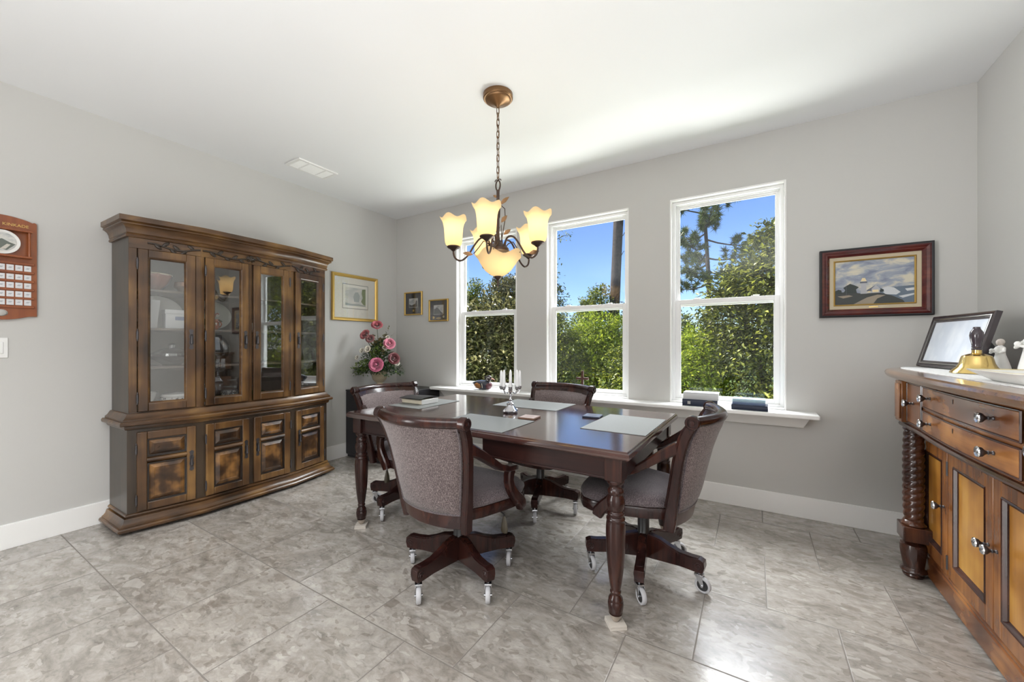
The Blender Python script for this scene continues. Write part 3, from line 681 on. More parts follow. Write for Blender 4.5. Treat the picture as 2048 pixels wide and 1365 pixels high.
# ================================================================== CHAIRS
def chair_proto():
    t = thing('swivel_chair', '', 'chair')
    wd = M['chair_wood']
    def half(z): return .195+.080*min(1, max(0, (z-.35)/.52))               # half width of the back at height z
    def yb(z):                                                              # front edge of the post, negative is back
        P = [(.33, -.150), (.42, -.163), (.50, -.175), (.60, -.190), (.70, -.207), (.78, -.228), (.84, -.255), (.88, -.285)]
        for (a, ya), (c, yc) in zip(P, P[1:]):
            if z <= c: return ya+(yc-ya)*(z-a)/(c-a)
        return P[-1][1]
    def sag(z): return .050+.035*(z-.35)/.5
    def yback(x, z): return yb(z)-sag(z)*(1-min(1, (x/half(z))**2))
    # seat frame and cushion
    out = []
    for x, y in [(.175, -.175), (.225, -.08), (.270, .06), (.285, .13), (.283, .185), (.262, .235), (.215, .268), (.14, .285), (.05, .292)]:
        out.append((x, y))
    poly = out+[(-x, y) for x, y in reversed(out)]
    def sc(p, k): return [(x*k, .05+(y-.05)*k) for x, y in p]
    b = MB(); b.loft([[(x, y, z) for x, y in sc(poly, k)] for k, z in ((.955, .372), (.99, .376), (1.0, .388), (1.0, .418), (.99, .426), (.93, .430))]); b.build('seat_frame', wd, t)
    b = MB(); b.loft([[(x, y, z) for x, y in sc(poly, k)] for k, z in ((.93, .426), (.985, .430), (1.0, .444), (.99, .460), (.93, .477), (.80, .489), (.52, .496), (.2, .498))]); b.build('seat', M['fabric_seat'], t, ang=60)
    # back posts
    for s in (-1, 1):
        zs = [.335, .36, .40, .45, .52, .60, .68, .74, .79, .83, .86, .875]
        path = [(s*half(z), yb(z)-.020, z) for z in zs]
        wid = [.036]*9+[.034, .034, .034]; thk = [.050, .054, .056, .052, .046, .042, .042, .042, .044, .044, .040, .030]
        b = MB(); b.ribbon(path, wid, thk, (1, 0, 0)); 
        for dx in (-.008, .008):                                            # beaded flutes on the front
            b.tube([(s*half(z)+dx, yb(z)+.0035+(thk[i]-.042)*.5, z) for i, z in enumerate(zs)][3:-1], .005, 6)
        # scroll at the top end
        b.M = trans(s*(half(.865)+.004), -.286, .866) @ rot('Y', s*pi/2)
        b.lathe([(.026, -.020), (.031, -.016), (.031, .012), (.027, .017), (.020, .017), (.019, .013), (.012, .013), (.011, .018), (.001, .020)], 20); b.M = Matrix.Identity(4)
        b.build('back_post', wd, t)
    # rolled crest rail
    n = 20; X = half(.866)-.012
    b = MB(); b.tube([(-X+2*X*k/n, -.286-.085*(1-((-X+2*X*k/n)/X)**2), .866) for k in range(n+1)], .0255, 14)
    rings = []
    for k in range(n+1):
        x = -X+2*X*k/n
        def Y(z): return yback(x*half(z)/half(.866), z)
        rings.append([(x*.955, yback(x*.955, .826)+.007, .824), (x*.975, yback(x*.975, .845)+.004, .846), (x, -.266-.085*(1-(x/X)**2), .872), (x, -.292-.085*(1-(x/X)**2), .850),
                      (x*.975, yback(x*.975, .84)-.036, .832), (x*.955, yback(x*.955, .826)-.034, .824)])
    b.loft(rings); b.build('crest_rail', wd, t)
    # bottom rail
    rings = []
    for k in range(n+1):
        u = -1+2*k/n; r_ = []
        for z, d in ((.352, -.008), (.425, -.008), (.425, -.040), (.352, -.040)):
            x = u*(half(z)-.012); r_.append((x, yback(x, z)+d, z))
        rings.append(r_)
    b = MB(); b.loft(rings); b.build('bottom_rail', wd, t, bev=.004)
    # upholstered back: one closed pad
    nz, nx = 14, 16; F = []; Bk = []
    for j in range(nz+1):
        z = .418+(.832-.418)*j/nz
        zb2 = .424+(.848-.424)*j/nz
        hf = half(z)-.020; hb = half(zb2)-.017
        F.append([((-1+2*i/nx)*hf, yback((-1+2*i/nx)*hf, z)+.004+.026*(1-(-1+2*i/nx)**4)*(1-(2*j/nz-1)**6), z) for i in range(nx+1)])
        Bk.append([((-1+2*i/nx)*hb, yback((-1+2*i/nx)*hb, zb2)-.038-.014*(1-(-1+2*i/nx)**6)*(1-(2*j/nz-1)**8), zb2) for i in range(nx+1)])
    b = MB(); rings = [F[j]+list(reversed(Bk[j])) for j in range(nz+1)]; b.loft(rings); b.build('back_pad', M['fabric'], t, ang=60)
    b = MB()
    edge = [(Bk[j][0][0], Bk[j][0][1]-.001, Bk[j][0][2]) for j in range(nz, -1, -1)]+[(p[0], p[1]-.002, p[2]) for p in Bk[0][1:-1]]+[(Bk[j][-1][0], Bk[j][-1][1]-.001, Bk[j][-1][2]) for j in range(nz+1)]
    b.tube(edge, .0040, 6); b.build('piping', M['fabric_seat'], t)
    # arms
    for s in (-1, 1):
        pth = [(s*.250, -.222, .742), (s*.260, -.160, .706), (s*.274, -.095, .660), (s*.282, -.035, .618), (s*.288, .03, .595), (s*.289, .085, .590), (s*.288, .105, .583)]
        b = MB(); b.ribbon(pth, [.034, .038, .042, .046, .048, .046, .036], [.054, .046, .038, .031, .028, .024, .018], (1, 0, 0)); arm = b.build('arm', wd, t)
        sp = [(s*.288, .055, .584), (s*.287, .045, .560), (s*.287, .042, .53), (s*.289, .052, .495), (s*.293, .075, .46), (s*.298, .105, .428), (s*.301, .130, .398), (s*.300, .140, .372)]
        b = MB(); b.ribbon(sp, [.040, .040, .040, .041, .042, .044, .044, .040], [.056, .050, .046, .046, .050, .056, .058, .050], (1, 0, 0))
        for dx in (-.011, .0, .011):
            b.tube([(p[0]+dx, p[1]+.5*[.050, .046, .046, .050, .056, .058, .05][i]+.000, p[2]) for i, p in enumerate(sp[1:])][:-1], .0045, 6)
        b.build('arm_support', wd, t)
    # mechanism, column, lever
    b = MB(); b.box(-.10, .10, -.10, .10, .350, .373); b.loft([[(x*k, y*k, z) for x, y in circle(12, .07, .07)] for k, z in ((.55, .318), (1, .352))]); b.build('tilt_mechanism', M['black'], t, bev=.004)
    b = MB(); b.lathe([(.012, .075), (.020, .078), (.030, .092), (.034, .10), (.034, .205), (.030, .212), (.030, .300), (.026, .302), (.026, .330)], 20); b.build('column', M['black'], t)
    b = MB(); b.tube([(.08, .05, .358), (.17, .06, .358), (.225, .062, .356), (.243, .063, .345), (.247, .063, .325)], .0045, 6)
    lv = b.build('lever', M['black'], t)
    b = MB(); b.loft([[(.247+x*k, .063+y*k*.55, z) for x, y in circle(10, .022)] for k, z in ((.30, .338), (.5, .325), (.85, .295), (1.0, .268), (.80, .254))]); b.build('paddle', plain('lever_paddle', (.05, .04, .025), .35), lv)
    # five star base with casters
    A = [(0, .205), (.05, .205), (.09, .196), (.14, .176), (.19, .162), (.245, .160), (.285, .164), (.305, .155), (.308, .130), (.300, .100), (.27, .098), (.20, .100), (.12, .094), (.05, .088), (0, .086)]
    for k in range(5):
        b = MB()
        b.loft([[(x, -y, z) for x, z in A] for y in (.022, -.022)])
        b.loft([[(x, -y, z) for x, z in [(.03, .2095), (.09, .201), (.14, .181), (.19, .167), (.245, .165), (.28, .167), (.28, .158), (.19, .158), (.14, .172), (.03, .20)]] for y in (.016, -.016)])
        for s in (-1, 1):                                                   # carved spiral near the tip
            b.tube([(.279+.020*(1-q/16)*cos(q*.75), s*.0222, .129+.020*(1-q/16)*sin(q*.75)) for q in range(15)], .0028, 5)
        b.build('base_leg', wd, t, bev=.005)
        cs = caster(); cs.parent = t
    return t
def caster():
    b = MB(); b.lathe([(.006, .0), (.006, .014)], 10, (0, 0, .088))
    b.box(-.019, .019, -.017, .017, .078, .088)
    for s in (-1, 1):
        b.loft([[(x, s*y, z) for x, z in ((-.019, .086), (.017, .086), (.026, .045), (.023, .030), (.013, .030), (.008, .045))] for y in (.0145, .0165)])
    b.M = trans(.018, 0, .0375) @ rot('X', pi/2); b.lathe([(.006, -.019), (.006, .019)], 8)
    o = b.build('caster', M['chrome'], None, bev=.0012)
    b = MB(); b.M = trans(.018, 0, .0375) @ rot('X', pi/2)
    b.lathe([(.026, -.009), (.030, -.0115), (.035, -.010), (.0375, -.006), (.0375, .006), (.035, .010), (.030, .0115), (.026, .009), (.026, -.009)], 28, cap=False); b.m = 1
    b.lathe([(.001, -.007), (.027, -.0085), (.027, .0085), (.001, .007)], 24); b.build('wheel', [M['rubber'], M['black']], o)
    return o
proto = chair_proto()
def set_chair(o, loc, face, star, casters, label):
    o.location = (loc[0], loc[1], 0); o.rotation_euler = (0, 0, radians(face)); o['label'] = label; o['group'] = 'swivel chairs around the dining table'
    k = 0; j = 0
    for ch in o.children:
        n = ch.name.split('.')[0]
        if n == 'base_leg': ch.rotation_euler = (0, 0, radians(star-face+72*k)); k += 1
        elif n == 'caster':
            a = radians(star-face+72*j); ch.location = (.279*cos(a), .279*sin(a), 0); ch.rotation_euler = (0, 0, radians(casters[j]-face)); j += 1
others = [copy_tree(proto) for _ in range(3)]
set_chair(proto, (-1.328, 1.630), -1.8, -93.7, (316, 303, 296, 120, 134), 'nearest swivel armchair with its grey-mauve upholstered back toward the camera')
set_chair(others[0], (-.503, 2.168), 88, 207.3, (312, 312, 345, 20, 10), 'swivel armchair at the right end of the table, seen side on behind the near leg')
set_chair(others[1], (-1.366, 2.635), 170, -70.4, (299, 290, 10, 90, 100), 'swivel armchair on the window side of the table, only its crest above the tabletop')
set_chair(others[2], (-2.207, 2.125), -95, 202.7, (40, 318, 0, 60, 120), 'swivel armchair at the left end of the table in front of the black cabinet')

# ================================================================== CHINA CABINET (local: x along the wall, front toward -y)
CAB_O = Vector((-3.744, 1.548, 0)); CAB_R = pi/2+radians(.7)
cab = thing('china_cabinet', 'antique oak china cabinet with four glass doors and carved vine against the left wall', 'cabinet', CAB_O, CAB_R)
BP = [(-.685, 0), (-.685, -.318), (-.322, -.392), (.322, -.392), (.685, -.318), (.685, 0)]
LP = offset_path(BP, .010); LP[0] = (LP[0][0], 0); LP[-1] = (LP[-1][0], 0)
b = MB(); b.prism(LP, .062, .668); b.build('base_carcass', M['oak_side'], cab)
b = MB(); b.sweep(BP, [(.0, .122), (.012, .122), (.018, .118), (.021, .110), (.018, .103), (.013, .101), (.013, .097), (.025, .096), (.028, .088), (.032, .074), (.040, .062), (.050, .055), (.050, .050), (.058, .048), (.064, .040), (.064, .030), (.058, .026), (.058, .022), (.0, .022)]); b.build('base_moulding', M['oak_x'], cab, ang=30)
for x, y in ((-.66, -.30), (.66, -.30), (-.66, -.06), (.66, -.06), (-.3, -.36), (.3, -.36)):
    b = MB(); b.box(x-.025, x+.025, y-.025, y+.025, 0, .03); b.build('foot', M['oak_dark'], cab)
b = MB(); b.sweep(BP, [(.0, .655), (.020, .662), (.026, .672), (.026, .684), (.032, .688), (.048, .690), (.052, .696), (.052, .708), (.046, .716), (.0, .716)])
b.prism(BP, .690, .716); b.build('waist_counter', M['oak_x'], cab, ang=30)
b = MB(); b.sweep(BP, [(.0, .716), (.034, .716), (.034, .728), (.022, .738), (.014, .752), (.008, .762), (.0, .764)]); b.build('waist_moulding', M['oak_x'], cab, ang=30)
# hutch box
for s in (-1, 1):
    b = MB(); xa, xb2 = sorted((s*.685, s*.662)); b.box(xa, xb2, -.318, 0, .716, 1.955); b.build('hutch_side', M['oak_side'], cab, bev=.002)
b = MB(); b.box(-.662, .662, -.014, 0, .716, 1.955); b.build('back_board', M['cabinet_back'], cab)
inner = offset_path(BP, -.022); inner[0] = (-.662, -.014); inner[-1] = (.662, -.014)
b = MB(); b.prism(inner, 1.905, 1.93); b.build('hutch_top', M['oak_dark'], cab)
b = MB(); b.prism(inner, .716, .745); b.build('hutch_floor', M['cabinet_back'], cab)
for z in (1.045, 1.305, 1.565):
    ip = offset_path(BP, -.050); ip[0] = (-.662, -.014); ip[-1] = (.662, -.014); ip[1] = (-.662, ip[1][1]); ip[4] = (.662, ip[4][1])
    b = MB(); b.prism(ip, z, z+.016); b.build('shelf', M['cabinet_back'], cab, bev=.002)
b = MB(); b.sweep(BP, [(.0, 1.902), (.012, 1.904), (.017, 1.912), (.013, 1.922), (.010, 1.926), (.014, 1.930), (.016, 1.948), (.024, 1.966), (.038, 1.978), (.044, 1.980), (.044, 1.986),
                       (.040, 1.990), (.048, 1.996), (.054, 1.998), (.054, 2.030), (.0, 2.030)]); b.prism(BP, 1.955, 2.029); b.build('cornice', M['oak_x'], cab, ang=30)

def facet(i, path=BP):
    p, q = Vector((*path[i], 0)), Vector((*path[i+1], 0)); u = (q-p).normalized(); n = Vector((u.y, -u.x, 0)); L_ = (q-p).length
    m = Matrix.Identity(4); m.col[0][:3] = u; m.col[1][:3] = -n; m.col[2][:3] = (0, 0, 1); m.col[3][:3] = p
    return m, L_                                       # local x along the facet, -y outward
FZ0, FZ1, DZ0, DZ1 = .716, 1.905, .772, 1.832
fr_mats = {}
def stile(m, x0, x1, z0, z1, y0=0, y1=.022, name='stile', mt='oak_z'):
    b = MB(); b.M = m; b.box(x0, x1, y0, y1, z0, z1); b.build(name, M[mt], cab, bev=.002)
def hinge(b, x, z, hgt=.055):
    b.lathe([(.002, -hgt/2-.012), (.0045, -hgt/2-.006), (.003, -hgt/2), (.0062, -hgt/2+.001), (.0062, hgt/2-.001), (.003, hgt/2), (.0045, hgt/2+.006), (.002, hgt/2+.012)], 10, (x, -.020, z))
def pull(parent, m, x, z, side):
    b = MB(); b.M = m
    pts = []
    for k in range(13):
        a = k/12; w_ = .0105+.0025*cos(a*2*pi*3); pts.append((x+w_, z-.062+.124*a))
    pts2 = [(2*x-px, pz) for px, pz in reversed(pts)]
    b.prism_xz([(x, z-.072)]+pts+[(x, z+.072)]+pts2, -.0225, -.020)
    b.build('handle', M['iron'], parent)
    hb = parent.children[-1]
    b = MB(); b.M = m; b.lathe([(.003, .034), (.007, .030), (.004, .022), (.006, .010), (.0075, -.004), (.006, -.016), (.009, -.024), (.008, -.032), (.002, -.036)], 10, (x, -.034, z))
    b.tube([(x, -.022, z+.028), (x, -.034, z+.030)], .004, 6); b.tube([(x, -.022, z-.026), (x, -.034, z-.026)], .0035, 6)
    b.build('handle', M['iron'], parent, ang=50)
def glass_door(m, x0, x1, z0, z1, hinge_side, hz):
    b = MB(); b.M = m; st = .050
    b.box(x0, x0+st, -.020, .0, z0, z1); b.box(x1-st, x1, -.020, 0, z0, z1); b.box(x0+st, x1-st, -.020, 0, z1-st, z1); b.box(x0+st, x1-st, -.020, 0, z0, z0+st)
    d = b.build('glass_door', M['oak_z'], cab, bev=.004)
    b = MB(); b.M = m; X0, X1, Z0, Z1 = x0+st, x1-st, z0+st, z1-st; g = .011        # bevelled inner bead
    def rg(i, y): return [(X0+i, y, Z0+i), (X1-i, y, Z0+i), (X1-i, y, Z1-i), (X0+i, y, Z1-i)]
    b.loft([rg(-.001, -.019), rg(.004, -.017), rg(g, -.006), rg(g, 0), rg(-.001, 0), rg(-.001, -.019)], cap=False); b.build('bead', M['oak_x'], d, ang=20)
    b = MB(); b.M = m; b.box(X0+.006, X1-.006, -.006, -.002, Z0+.006, Z1-.006); b.build('pane', M['cab_glass'], d)
    hx = x0-.003 if hinge_side < 0 else x1+.003
    for z in hz:
        b = MB(); b.M = m; hinge(b, hx, z); b.build('hinge', M['iron'], d)
    pull(d, m, (x1-.024) if hinge_side < 0 else (x0+.024), 1.245, hinge_side)
def panel_door(m, x0, x1, z0, z1, hinge_side):
    b = MB(); b.M = m; st = .050; zm0, zm1 = z1-.208, z1-.166
    b.box(x0, x0+st, -.018, 0, z0, z1); b.box(x1-st, x1, -.018, 0, z0, z1); b.box(x0+st, x1-st, -.018, 0, z1-st, z1); b.box(x0+st, x1-st, -.018, 0, z0, z0+st)
    d = b.build('panel_door', M['oak_z'], cab, bev=.005)
    b = MB(); b.M = m; b.loft([[(x, -.004-.018*sin(pi*k/6), zm0+(zm1-zm0)*k/6) for k in range(7)] for x in (x0+st-.002, x1-st+.002)]); b.build('cross_rail', M['oak_x'], d)
    for Z0, Z1 in ((z0+st, zm0), (zm1, z1-st)):
        X0, X1 = x0+st, x1-st; b = MB(); b.M = m
        def rg(i, y): return [(X0+i, y, Z0+i), (X1-i, y, Z0+i), (X1-i, y, Z1-i), (X0+i, y, Z1-i)]
        b.loft([rg(.009, 0), rg(.009, -.003), rg(.034, -.015), rg(.036, -.015), rg(.038, -.013), rg(.060, -.013)]); b.build('raised_panel', M['oak_panel'], d, ang=15)
        b = MB(); b.M = m; b.loft([rg(-.001, -.002), rg(-.001, -.0175), rg(.0035, -.0165), rg(.004, -.004), rg(.012, -.0035), rg(.012, -.001), rg(-.001, -.002)], cap=False); b.build('recess_bead', M['oak_dark'], d, ang=20)
    hx = x0-.003 if hinge_side < 0 else x1+.003
    for z in (z0+.075, z1-.105):
        b = MB(); b.M = m; hinge(b, hx, z, .05); b.build('hinge', M['iron'], d)
    pull(d, m, (x1-.024) if hinge_side < 0 else (x0+.024), (z0+z1)/2+.02, hinge_side)

m1, L1 = facet(1); m2, L2 = facet(2); m3, L3 = facet(3)
hz3 = (.86, 1.27, 1.735)
# frieze boards and stiles of the hutch face
for m, L_ in ((m1, L1), (m2, L2), (m3, L3)):
    stile(m, 0, L_, DZ1+.003, FZ1, name='frieze', mt='oak_x'); stile(m, 0, L_, FZ0, DZ0-.003, name='bottom_rail', mt='oak_x')
stile(m1, 0, .040, DZ0-.003, DZ1+.003); stile(m1, L1-.030, L1, DZ0-.003, DZ1+.003)
stile(m2, 0, .020, DZ0-.003, DZ1+.003); stile(m2, L2/2-.014, L2/2+.014, DZ0-.003, DZ1+.003); stile(m2, L2-.020, L2, DZ0-.003, DZ1+.003)
stile(m3, 0, .030, DZ0-.003, DZ1+.003); stile(m3, L3-.040, L3, DZ0-.003, DZ1+.003)
glass_door(m1, .043, L1-.033, DZ0, DZ1, -1, hz3)
glass_door(m2, .023, L2/2-.017, DZ0, DZ1, -1, hz3); glass_door(m2, L2/2+.017, L2-.023, DZ0, DZ1, 1, hz3)
glass_door(m3, .033, L3-.043, DZ0, DZ1, 1, hz3)
l1, K1 = facet(1, LP); l2, K2 = facet(2, LP); l3, K3 = facet(3, LP)
PZ0, PZ1 = .128, .640
panel_door(l1, .045, K1-.034, PZ0, PZ1, -1)
panel_door(l2, .022, K2/2-.017, PZ0, PZ1, -1); panel_door(l2, K2/2+.017, K2-.022, PZ0, PZ1, 1)
panel_door(l3, .034, K3-.045, PZ0, PZ1, 1)
# carved vine on the frieze
def vine(m, x0, x1, phase, mid=False):
    b = MB(); b.M = m; n = 28; zc = 1.866; pts = []
    def zf(a): return zc++.013*sin(phase+a*2*pi*(1.0 if not mid else 2.0))
    for k in range(n+1):
        a = k/n; pts.append((x0+(x1-x0)*a, -.003, zf(a)))
    b.tube(pts, .0062, 6)
    k = 0
    for a in [i/(7 if not mid else 13) for i in range(1, 7 if not mid else 13)]:
        if mid and abs(a-.5) < .05: continue
        x = x0+(x1-x0)*a; s = 1 if k % 2 else -1; k += 1
        q = Matrix.Rotation(-s*.7*(1 if a < .5 else -1), 3, 'Y')
        b.ball((x+.012*(1 if a < .5 else -1), -.004, zf(a)+s*.016), (.024, .006, .0105), 10, 6, q)
    if mid:
        c = (x0+x1)/2
        for ang in (-1.0, -.5, 0, .5, 1.0):
            q = Matrix.Rotation(ang, 3, 'Y'); b.ball((c+.016*sin(ang), -.005, zc+.004+.010*cos(ang)), (.0075, .007, .023), 8, 6, q)
        for s in (-1, 1): b.tube([(c+s*(.008+.024*(1-q/12)*abs(cos(q*.45))), -.005, zc-.006+.016*(1-q/14)*sin(q*.55)) for q in range(12)], .004, 6)
    b.build('carved_vine', M['carving'], cab, ang=60)
vine(m1, .09, L1-.005, 1.2); vine(m2, .01, L2-.01, 1.0, True); vine(m3, .005, L3-.07, 1.6)

# ---- things inside the cabinet (placed through the cabinet's own frame)
CM = trans(*CAB_O) @ rot('Z', CAB_R)
def inside(o, x, d, z, rz=0):
    p = CM @ Vector((x, -d, z)); o.location = p; o.rotation_euler = (0, 0, CAB_R+rz); return o
SH = (.7455, 1.0615, 1.3215, 1.5815)
def single(name, mb, mat, label, cat, x, d, z, rz=0, bev=0, group=None):
    o = mb.build(name, mat, bev=bev); inside(o, x, d, z, rz); return tag(o, label, cat, group)
def standing_plate(rx, rz_, label, mat, x, d, z, extra=None):
    t = thing('standing_platter', label, 'plate'); inside(t, x, d, z)
    b = MB(); b.M = trans(0, 0, rz_) @ rot('X', pi/2-.20) @ Matrix.Diagonal((rx, rz_, 1, 1))
    b.lathe([(.001, 0), (.55, 0), (.62, .006), (.98, .016), (1.0, .019), (.96, .021), (.62, .012), (.001, .006)], 40); b.build('dish', mat, t)
    return t
pt = standing_plate(.150, .118, 'white oval platter standing at the back of the middle shelf behind the left glass door', M['porcelain'], -.47, .075, SH[2])
b = MB(); b.loft([[(x*k, y*k, z) for x, y in circle(4, .052, .052, pi/4)] for k, z in ((.55, 0), (.60, .01), (1.0, .195), (.92, .195), (.5, .012))]); single('frosted_vase', b, plain('frosted_glass', (.62, .64, .67), .35), 'tall tapered frosted vase on the middle shelf behind the left glass door', 'vase', -.535, .20, SH[2], 0, .002)
t = thing('gift_box', 'white lidded box with small blue label on the middle shelf behind the left glass door', 'box'); inside(t, -.405, .20, SH[2], radians(-8))
b = MB(); b.box(-.062, .062, -.055, .055, 0, .112); b.build('body', plain('white_card_box', (.66, .67, .68), .6), t, bev=.003)
b = MB(); b.box(-.066, .066, -.059, .059, .104, .134); b.build('lid', plain('white_card_lid', (.70, .71, .72), .6), t, bev=.003)
b = MB(); b.box(-.01, .045, -.0562, -.055, .06, .085); b.build('label', plain('blue_print', (.18, .22, .36), .6), t)
# top shelf, left
t = thing('nut_bowl', 'red-brown carved bowl with gilt rim on the top shelf behind the left glass door', 'bowl'); inside(t, -.53, .19, SH[3])
b = MB(); b.lathe([(.035, 0), (.045, .006), (.085, .05), (.105, .098), (.108, .110), (.100, .110), (.078, .055), (.001, .012)], 28, fr=lambda r, z, a: (r*(1+.05*cos(8*a)), z)); b.build('bowl', plain('red_clay', (.24, .075, .040), .3, coat=.4), t)
b = MB(); b.tube([(.106*cos(2*pi*k/24), .106*sin(2*pi*k/24), .112) for k in range(24)], .006, 6, closed=True); b.build('rim', plain('cream_glaze', (.60, .52, .40), .3), t)
b = MB(); b.lathe([(.03, 0), (.06, .01), (.085, .045), (.08, .075), (.07, .08), (.001, .03)], 24, fr=lambda r, z, a: (r*(1+.04*cos(14*a)), z)); single('candy_dish', b, plain('copper_lustre', (.35, .20, .12), .25, metal=.6), 'small copper lustre dish at the right of the top shelf behind the left glass door', 'dish', -.325, .20, SH[3])
# third shelf, left: covered cut glass dish
t = thing('covered_dish', 'cut crystal covered dish with faceted knob on the lower shelf behind the left glass door', 'dish'); inside(t, -.420, .19, SH[1])
b = MB(); b.lathe([(.05, 0), (.055, .008), (.11, .045), (.125, .065), (.12, .068), (.001, .02)], 32, fr=lambda r, z, a: (r*(1+.025*cos(16*a)), z)); b.build('dish', M['crystal'], t)
b = MB(); b.lathe([(.122, .068), (.115, .085), (.06, .115), (.018, .125), (.018, .13), (.022, .145), (.014, .155), (.001, .158)], 32, fr=lambda r, z, a: (r*(1+.02*cos(16*a)), z)); b.build('lid', M['crystal'], t)
b = MB(); b.lathe([(.03, 0), (.032, .01), (.012, .02), (.012, .06), (.045, .10), (.05, .13), (.046, .13), (.010, .065)], 20); single('goblet', b, M['crystal'], 'clear crystal goblet at the left edge of the lower shelf behind the left glass door', 'goblet', -.602, .16, SH[1])
# cabinet floor, left
t = thing('tureen', 'white serving bowl with dark floral pattern on the cabinet floor behind the left glass door', 'bowl'); inside(t, -.380, .16, SH[0])
tm, nt, bb = node_mat('floral_transfer'); v = tex(nt, 'Voronoi', Scale=60.0); nt.links.new(coords(nt), v.inputs[0]); nt.links.new(ramp(nt, v.outputs['Distance'], [(.25, (.10, .08, .09)), (.42, (.72, .69, .66))]), bb.inputs['Base Color']); setp(bb, rough=.2)
b = MB(); b.lathe([(.05, 0), (.055, .01), (.085, .035), (.092, .07), (.088, .09), (.001, .03)], 28); b.build('bowl', tm, t)
b = MB(); b.lathe([(.09, .09), (.094, .094), (.085, .108), (.001, .118)], 28); b.build('lid', M['porcelain'], t)
b = MB(); b.loft([[(x*k, y*k*.8, z) for x, y in circle(24, .085)] for k, z in ((.4, 0), (.45, .01), (.9, .10), (1.0, .13), (.95, .13), (.4, .02))]); single('serving_bowl', b, M['porcelain'], 'plain white serving bowl at the left of the cabinet floor behind the left glass door', 'bowl', -.572, .14, SH[0])
b = MB(); b.box(-.075, .075, -.04, .04, 0, .026); single('glass_tray', b, M['green_glass'], 'shallow green glass tray at the front of the cabinet floor behind the left glass door', 'tray', -.49, .265, SH[0], radians(10), .003)
# second bay
t = standing_plate(.148, .116, 'oval turkey platter with fan-shaped tail standing behind the second glass door', plain('grey_platter', (.52, .52, .47), .25), -.15, .08, SH[2])
b = MB()
b.M = trans(0, -.020, .116) @ rot('X', -.20) @ Matrix.Scale(.93, 4)
b.prism_xz([(-.09, -.065), (-.045, -.085), (.03, -.085), (.085, -.05), (.06, -.03), (.0, -.04), (-.06, -.03)], -.008, -.002); b.m = 1
for k in range(7):
    a = 2.45-.20*k; b.prism_xz([(-.01+.03*cos(a), -.01+.03*sin(a)), (-.01+.082*cos(a+.05), -.01+.082*sin(a+.05)), (-.01+.082*cos(a-.05), -.01+.082*sin(a-.05))], -.005, -.002)
b.m = 2; b.M = b.M @ Matrix.Identity(4); b.ball((.045, -.008, .008), (.022, .010, .020), 12, 8); b.m = 3; b.tube([(.030, -.012, -.012), (.034, -.018, .010), (.048, -.018, .018), (.058, -.016, .006)], .004, 6)
b.build('turkey_relief', [plain('moss_green', (.17, .18, .10), .4), plain('slate_blue', (.18, .20, .27), .4), plain('cream_glaze_head', (.66, .62, .55), .3), plain('wattle_red', (.40, .05, .03), .4)], t)
t = thing('mug', 'orange mug with white leaf design on the middle shelf behind the second glass door', 'mug'); inside(t, -.185, .225, SH[2])
b = MB(); b.lathe([(.030, 0), (.040, .015), (.042, .04), (.036, .066), (.038, .080), (.034, .080), (.032, .05), (.001, .012)], 24); b.build('cup', plain('orange_glaze', (.50, .13, .045), .25), t)
b = MB(); b.tube([(.034, 0, .066), (.052, 0, .062), (.060, 0, .045), (.052, 0, .026), (.036, 0, .018)], .005, 6); b.build('handle', plain('orange_glaze_handle', (.42, .11, .04), .25), t)
b = MB(); b.M = rot('Z', -pi/2-.1)
b.add([(.0425, -.016, .058), (.0432, -.002, .05), (.0425, -.012, .028)], [(0, 1, 2)]); b.add([(.0425, .004, .052), (.0425, .018, .054), (.0432, .012, .03)], [(0, 1, 2)]); b.build('leaf_design', plain('white_slip', (.75, .70, .60), .4), t)
b = MB(); b.lathe([(.055, 0), (.06, .003), (.095, .012), (.093, .014), (.001, .006)], 28); single('saucer_plate', b, plain('pale_green_glaze', (.52, .56, .52), .2), 'pale plate lying on the top shelf behind the second glass door', 'plate', -.17, .20, SH[3])
b = MB(); b.M = trans(0, 0, .117) @ rot('X', pi/2-.22)
b.lathe([(.001, 0), (.07, 0), (.075, .004), (.115, .014), (.118, .018), (.108, .018), (.075, .009), (.001, .005)], 48, fr=lambda r, z, a: (r*(1+.015*cos(24*a)), z)); single('glass_platter', b, M['crystal'], 'round ribbed crystal platter standing on the lower shelf behind the second glass door', 'plate', -.14, .10, SH[1])
b = MB(); b.lathe([(.05, 0), (.07, .012), (.078, .05), (.06, .085), (.045, .09), (.048, .10), (.042, .10), (.055, .05), (.001, .02)], 24); single('glass_jar', b, M['crystal'], 'rounded clear glass jar on the cabinet floor behind the second glass door', 'jar', -.205, .17, SH[0]+.06)
for k, (hh, cc, lab) in enumerate(((.022, (.10, .10, .11), 'dark magazine at the bottom of the stack behind the second glass door'), (.018, (.62, .62, .63), 'white magazine in the middle of the stack behind the second glass door'), (.016, (.45, .30, .10), 'tan booklet on top of the stack behind the second glass door'))):
    z0 = SH[0]+(0, .0225, .041)[k]; b = MB(); b.box(-.115+.006*k, .115-.004*k, -.09, .09, 0, hh); single('magazine', b, plain('magazine_%d' % k, cc, .4), lab, 'magazine', -.165, .235, z0, radians((2, -4, 3)[k]), .002, 'magazines stacked in the cabinet')
lace, nt, bb = node_mat('lace_tin'); v = tex(nt, 'Voronoi', Scale=110.0); nt.links.new(coords(nt), v.inputs[0]); nt.links.new(ramp(nt, v.outputs['Distance'], [(.3, (.62, .62, .60)), (.45, (.14, .14, .14))]), bb.inputs['Base Color']); setp(bb, rough=.3)
b = MB(); b.lathe([(.055, 0), (.058, .005), (.058, .045), (.054, .05), (.001, .052)], 24); single('filigree_tin', b, lace, 'round black and white filigree tin on the magazines behind the second glass door', 'tin', -.085, .26, SH[0]+.0575)
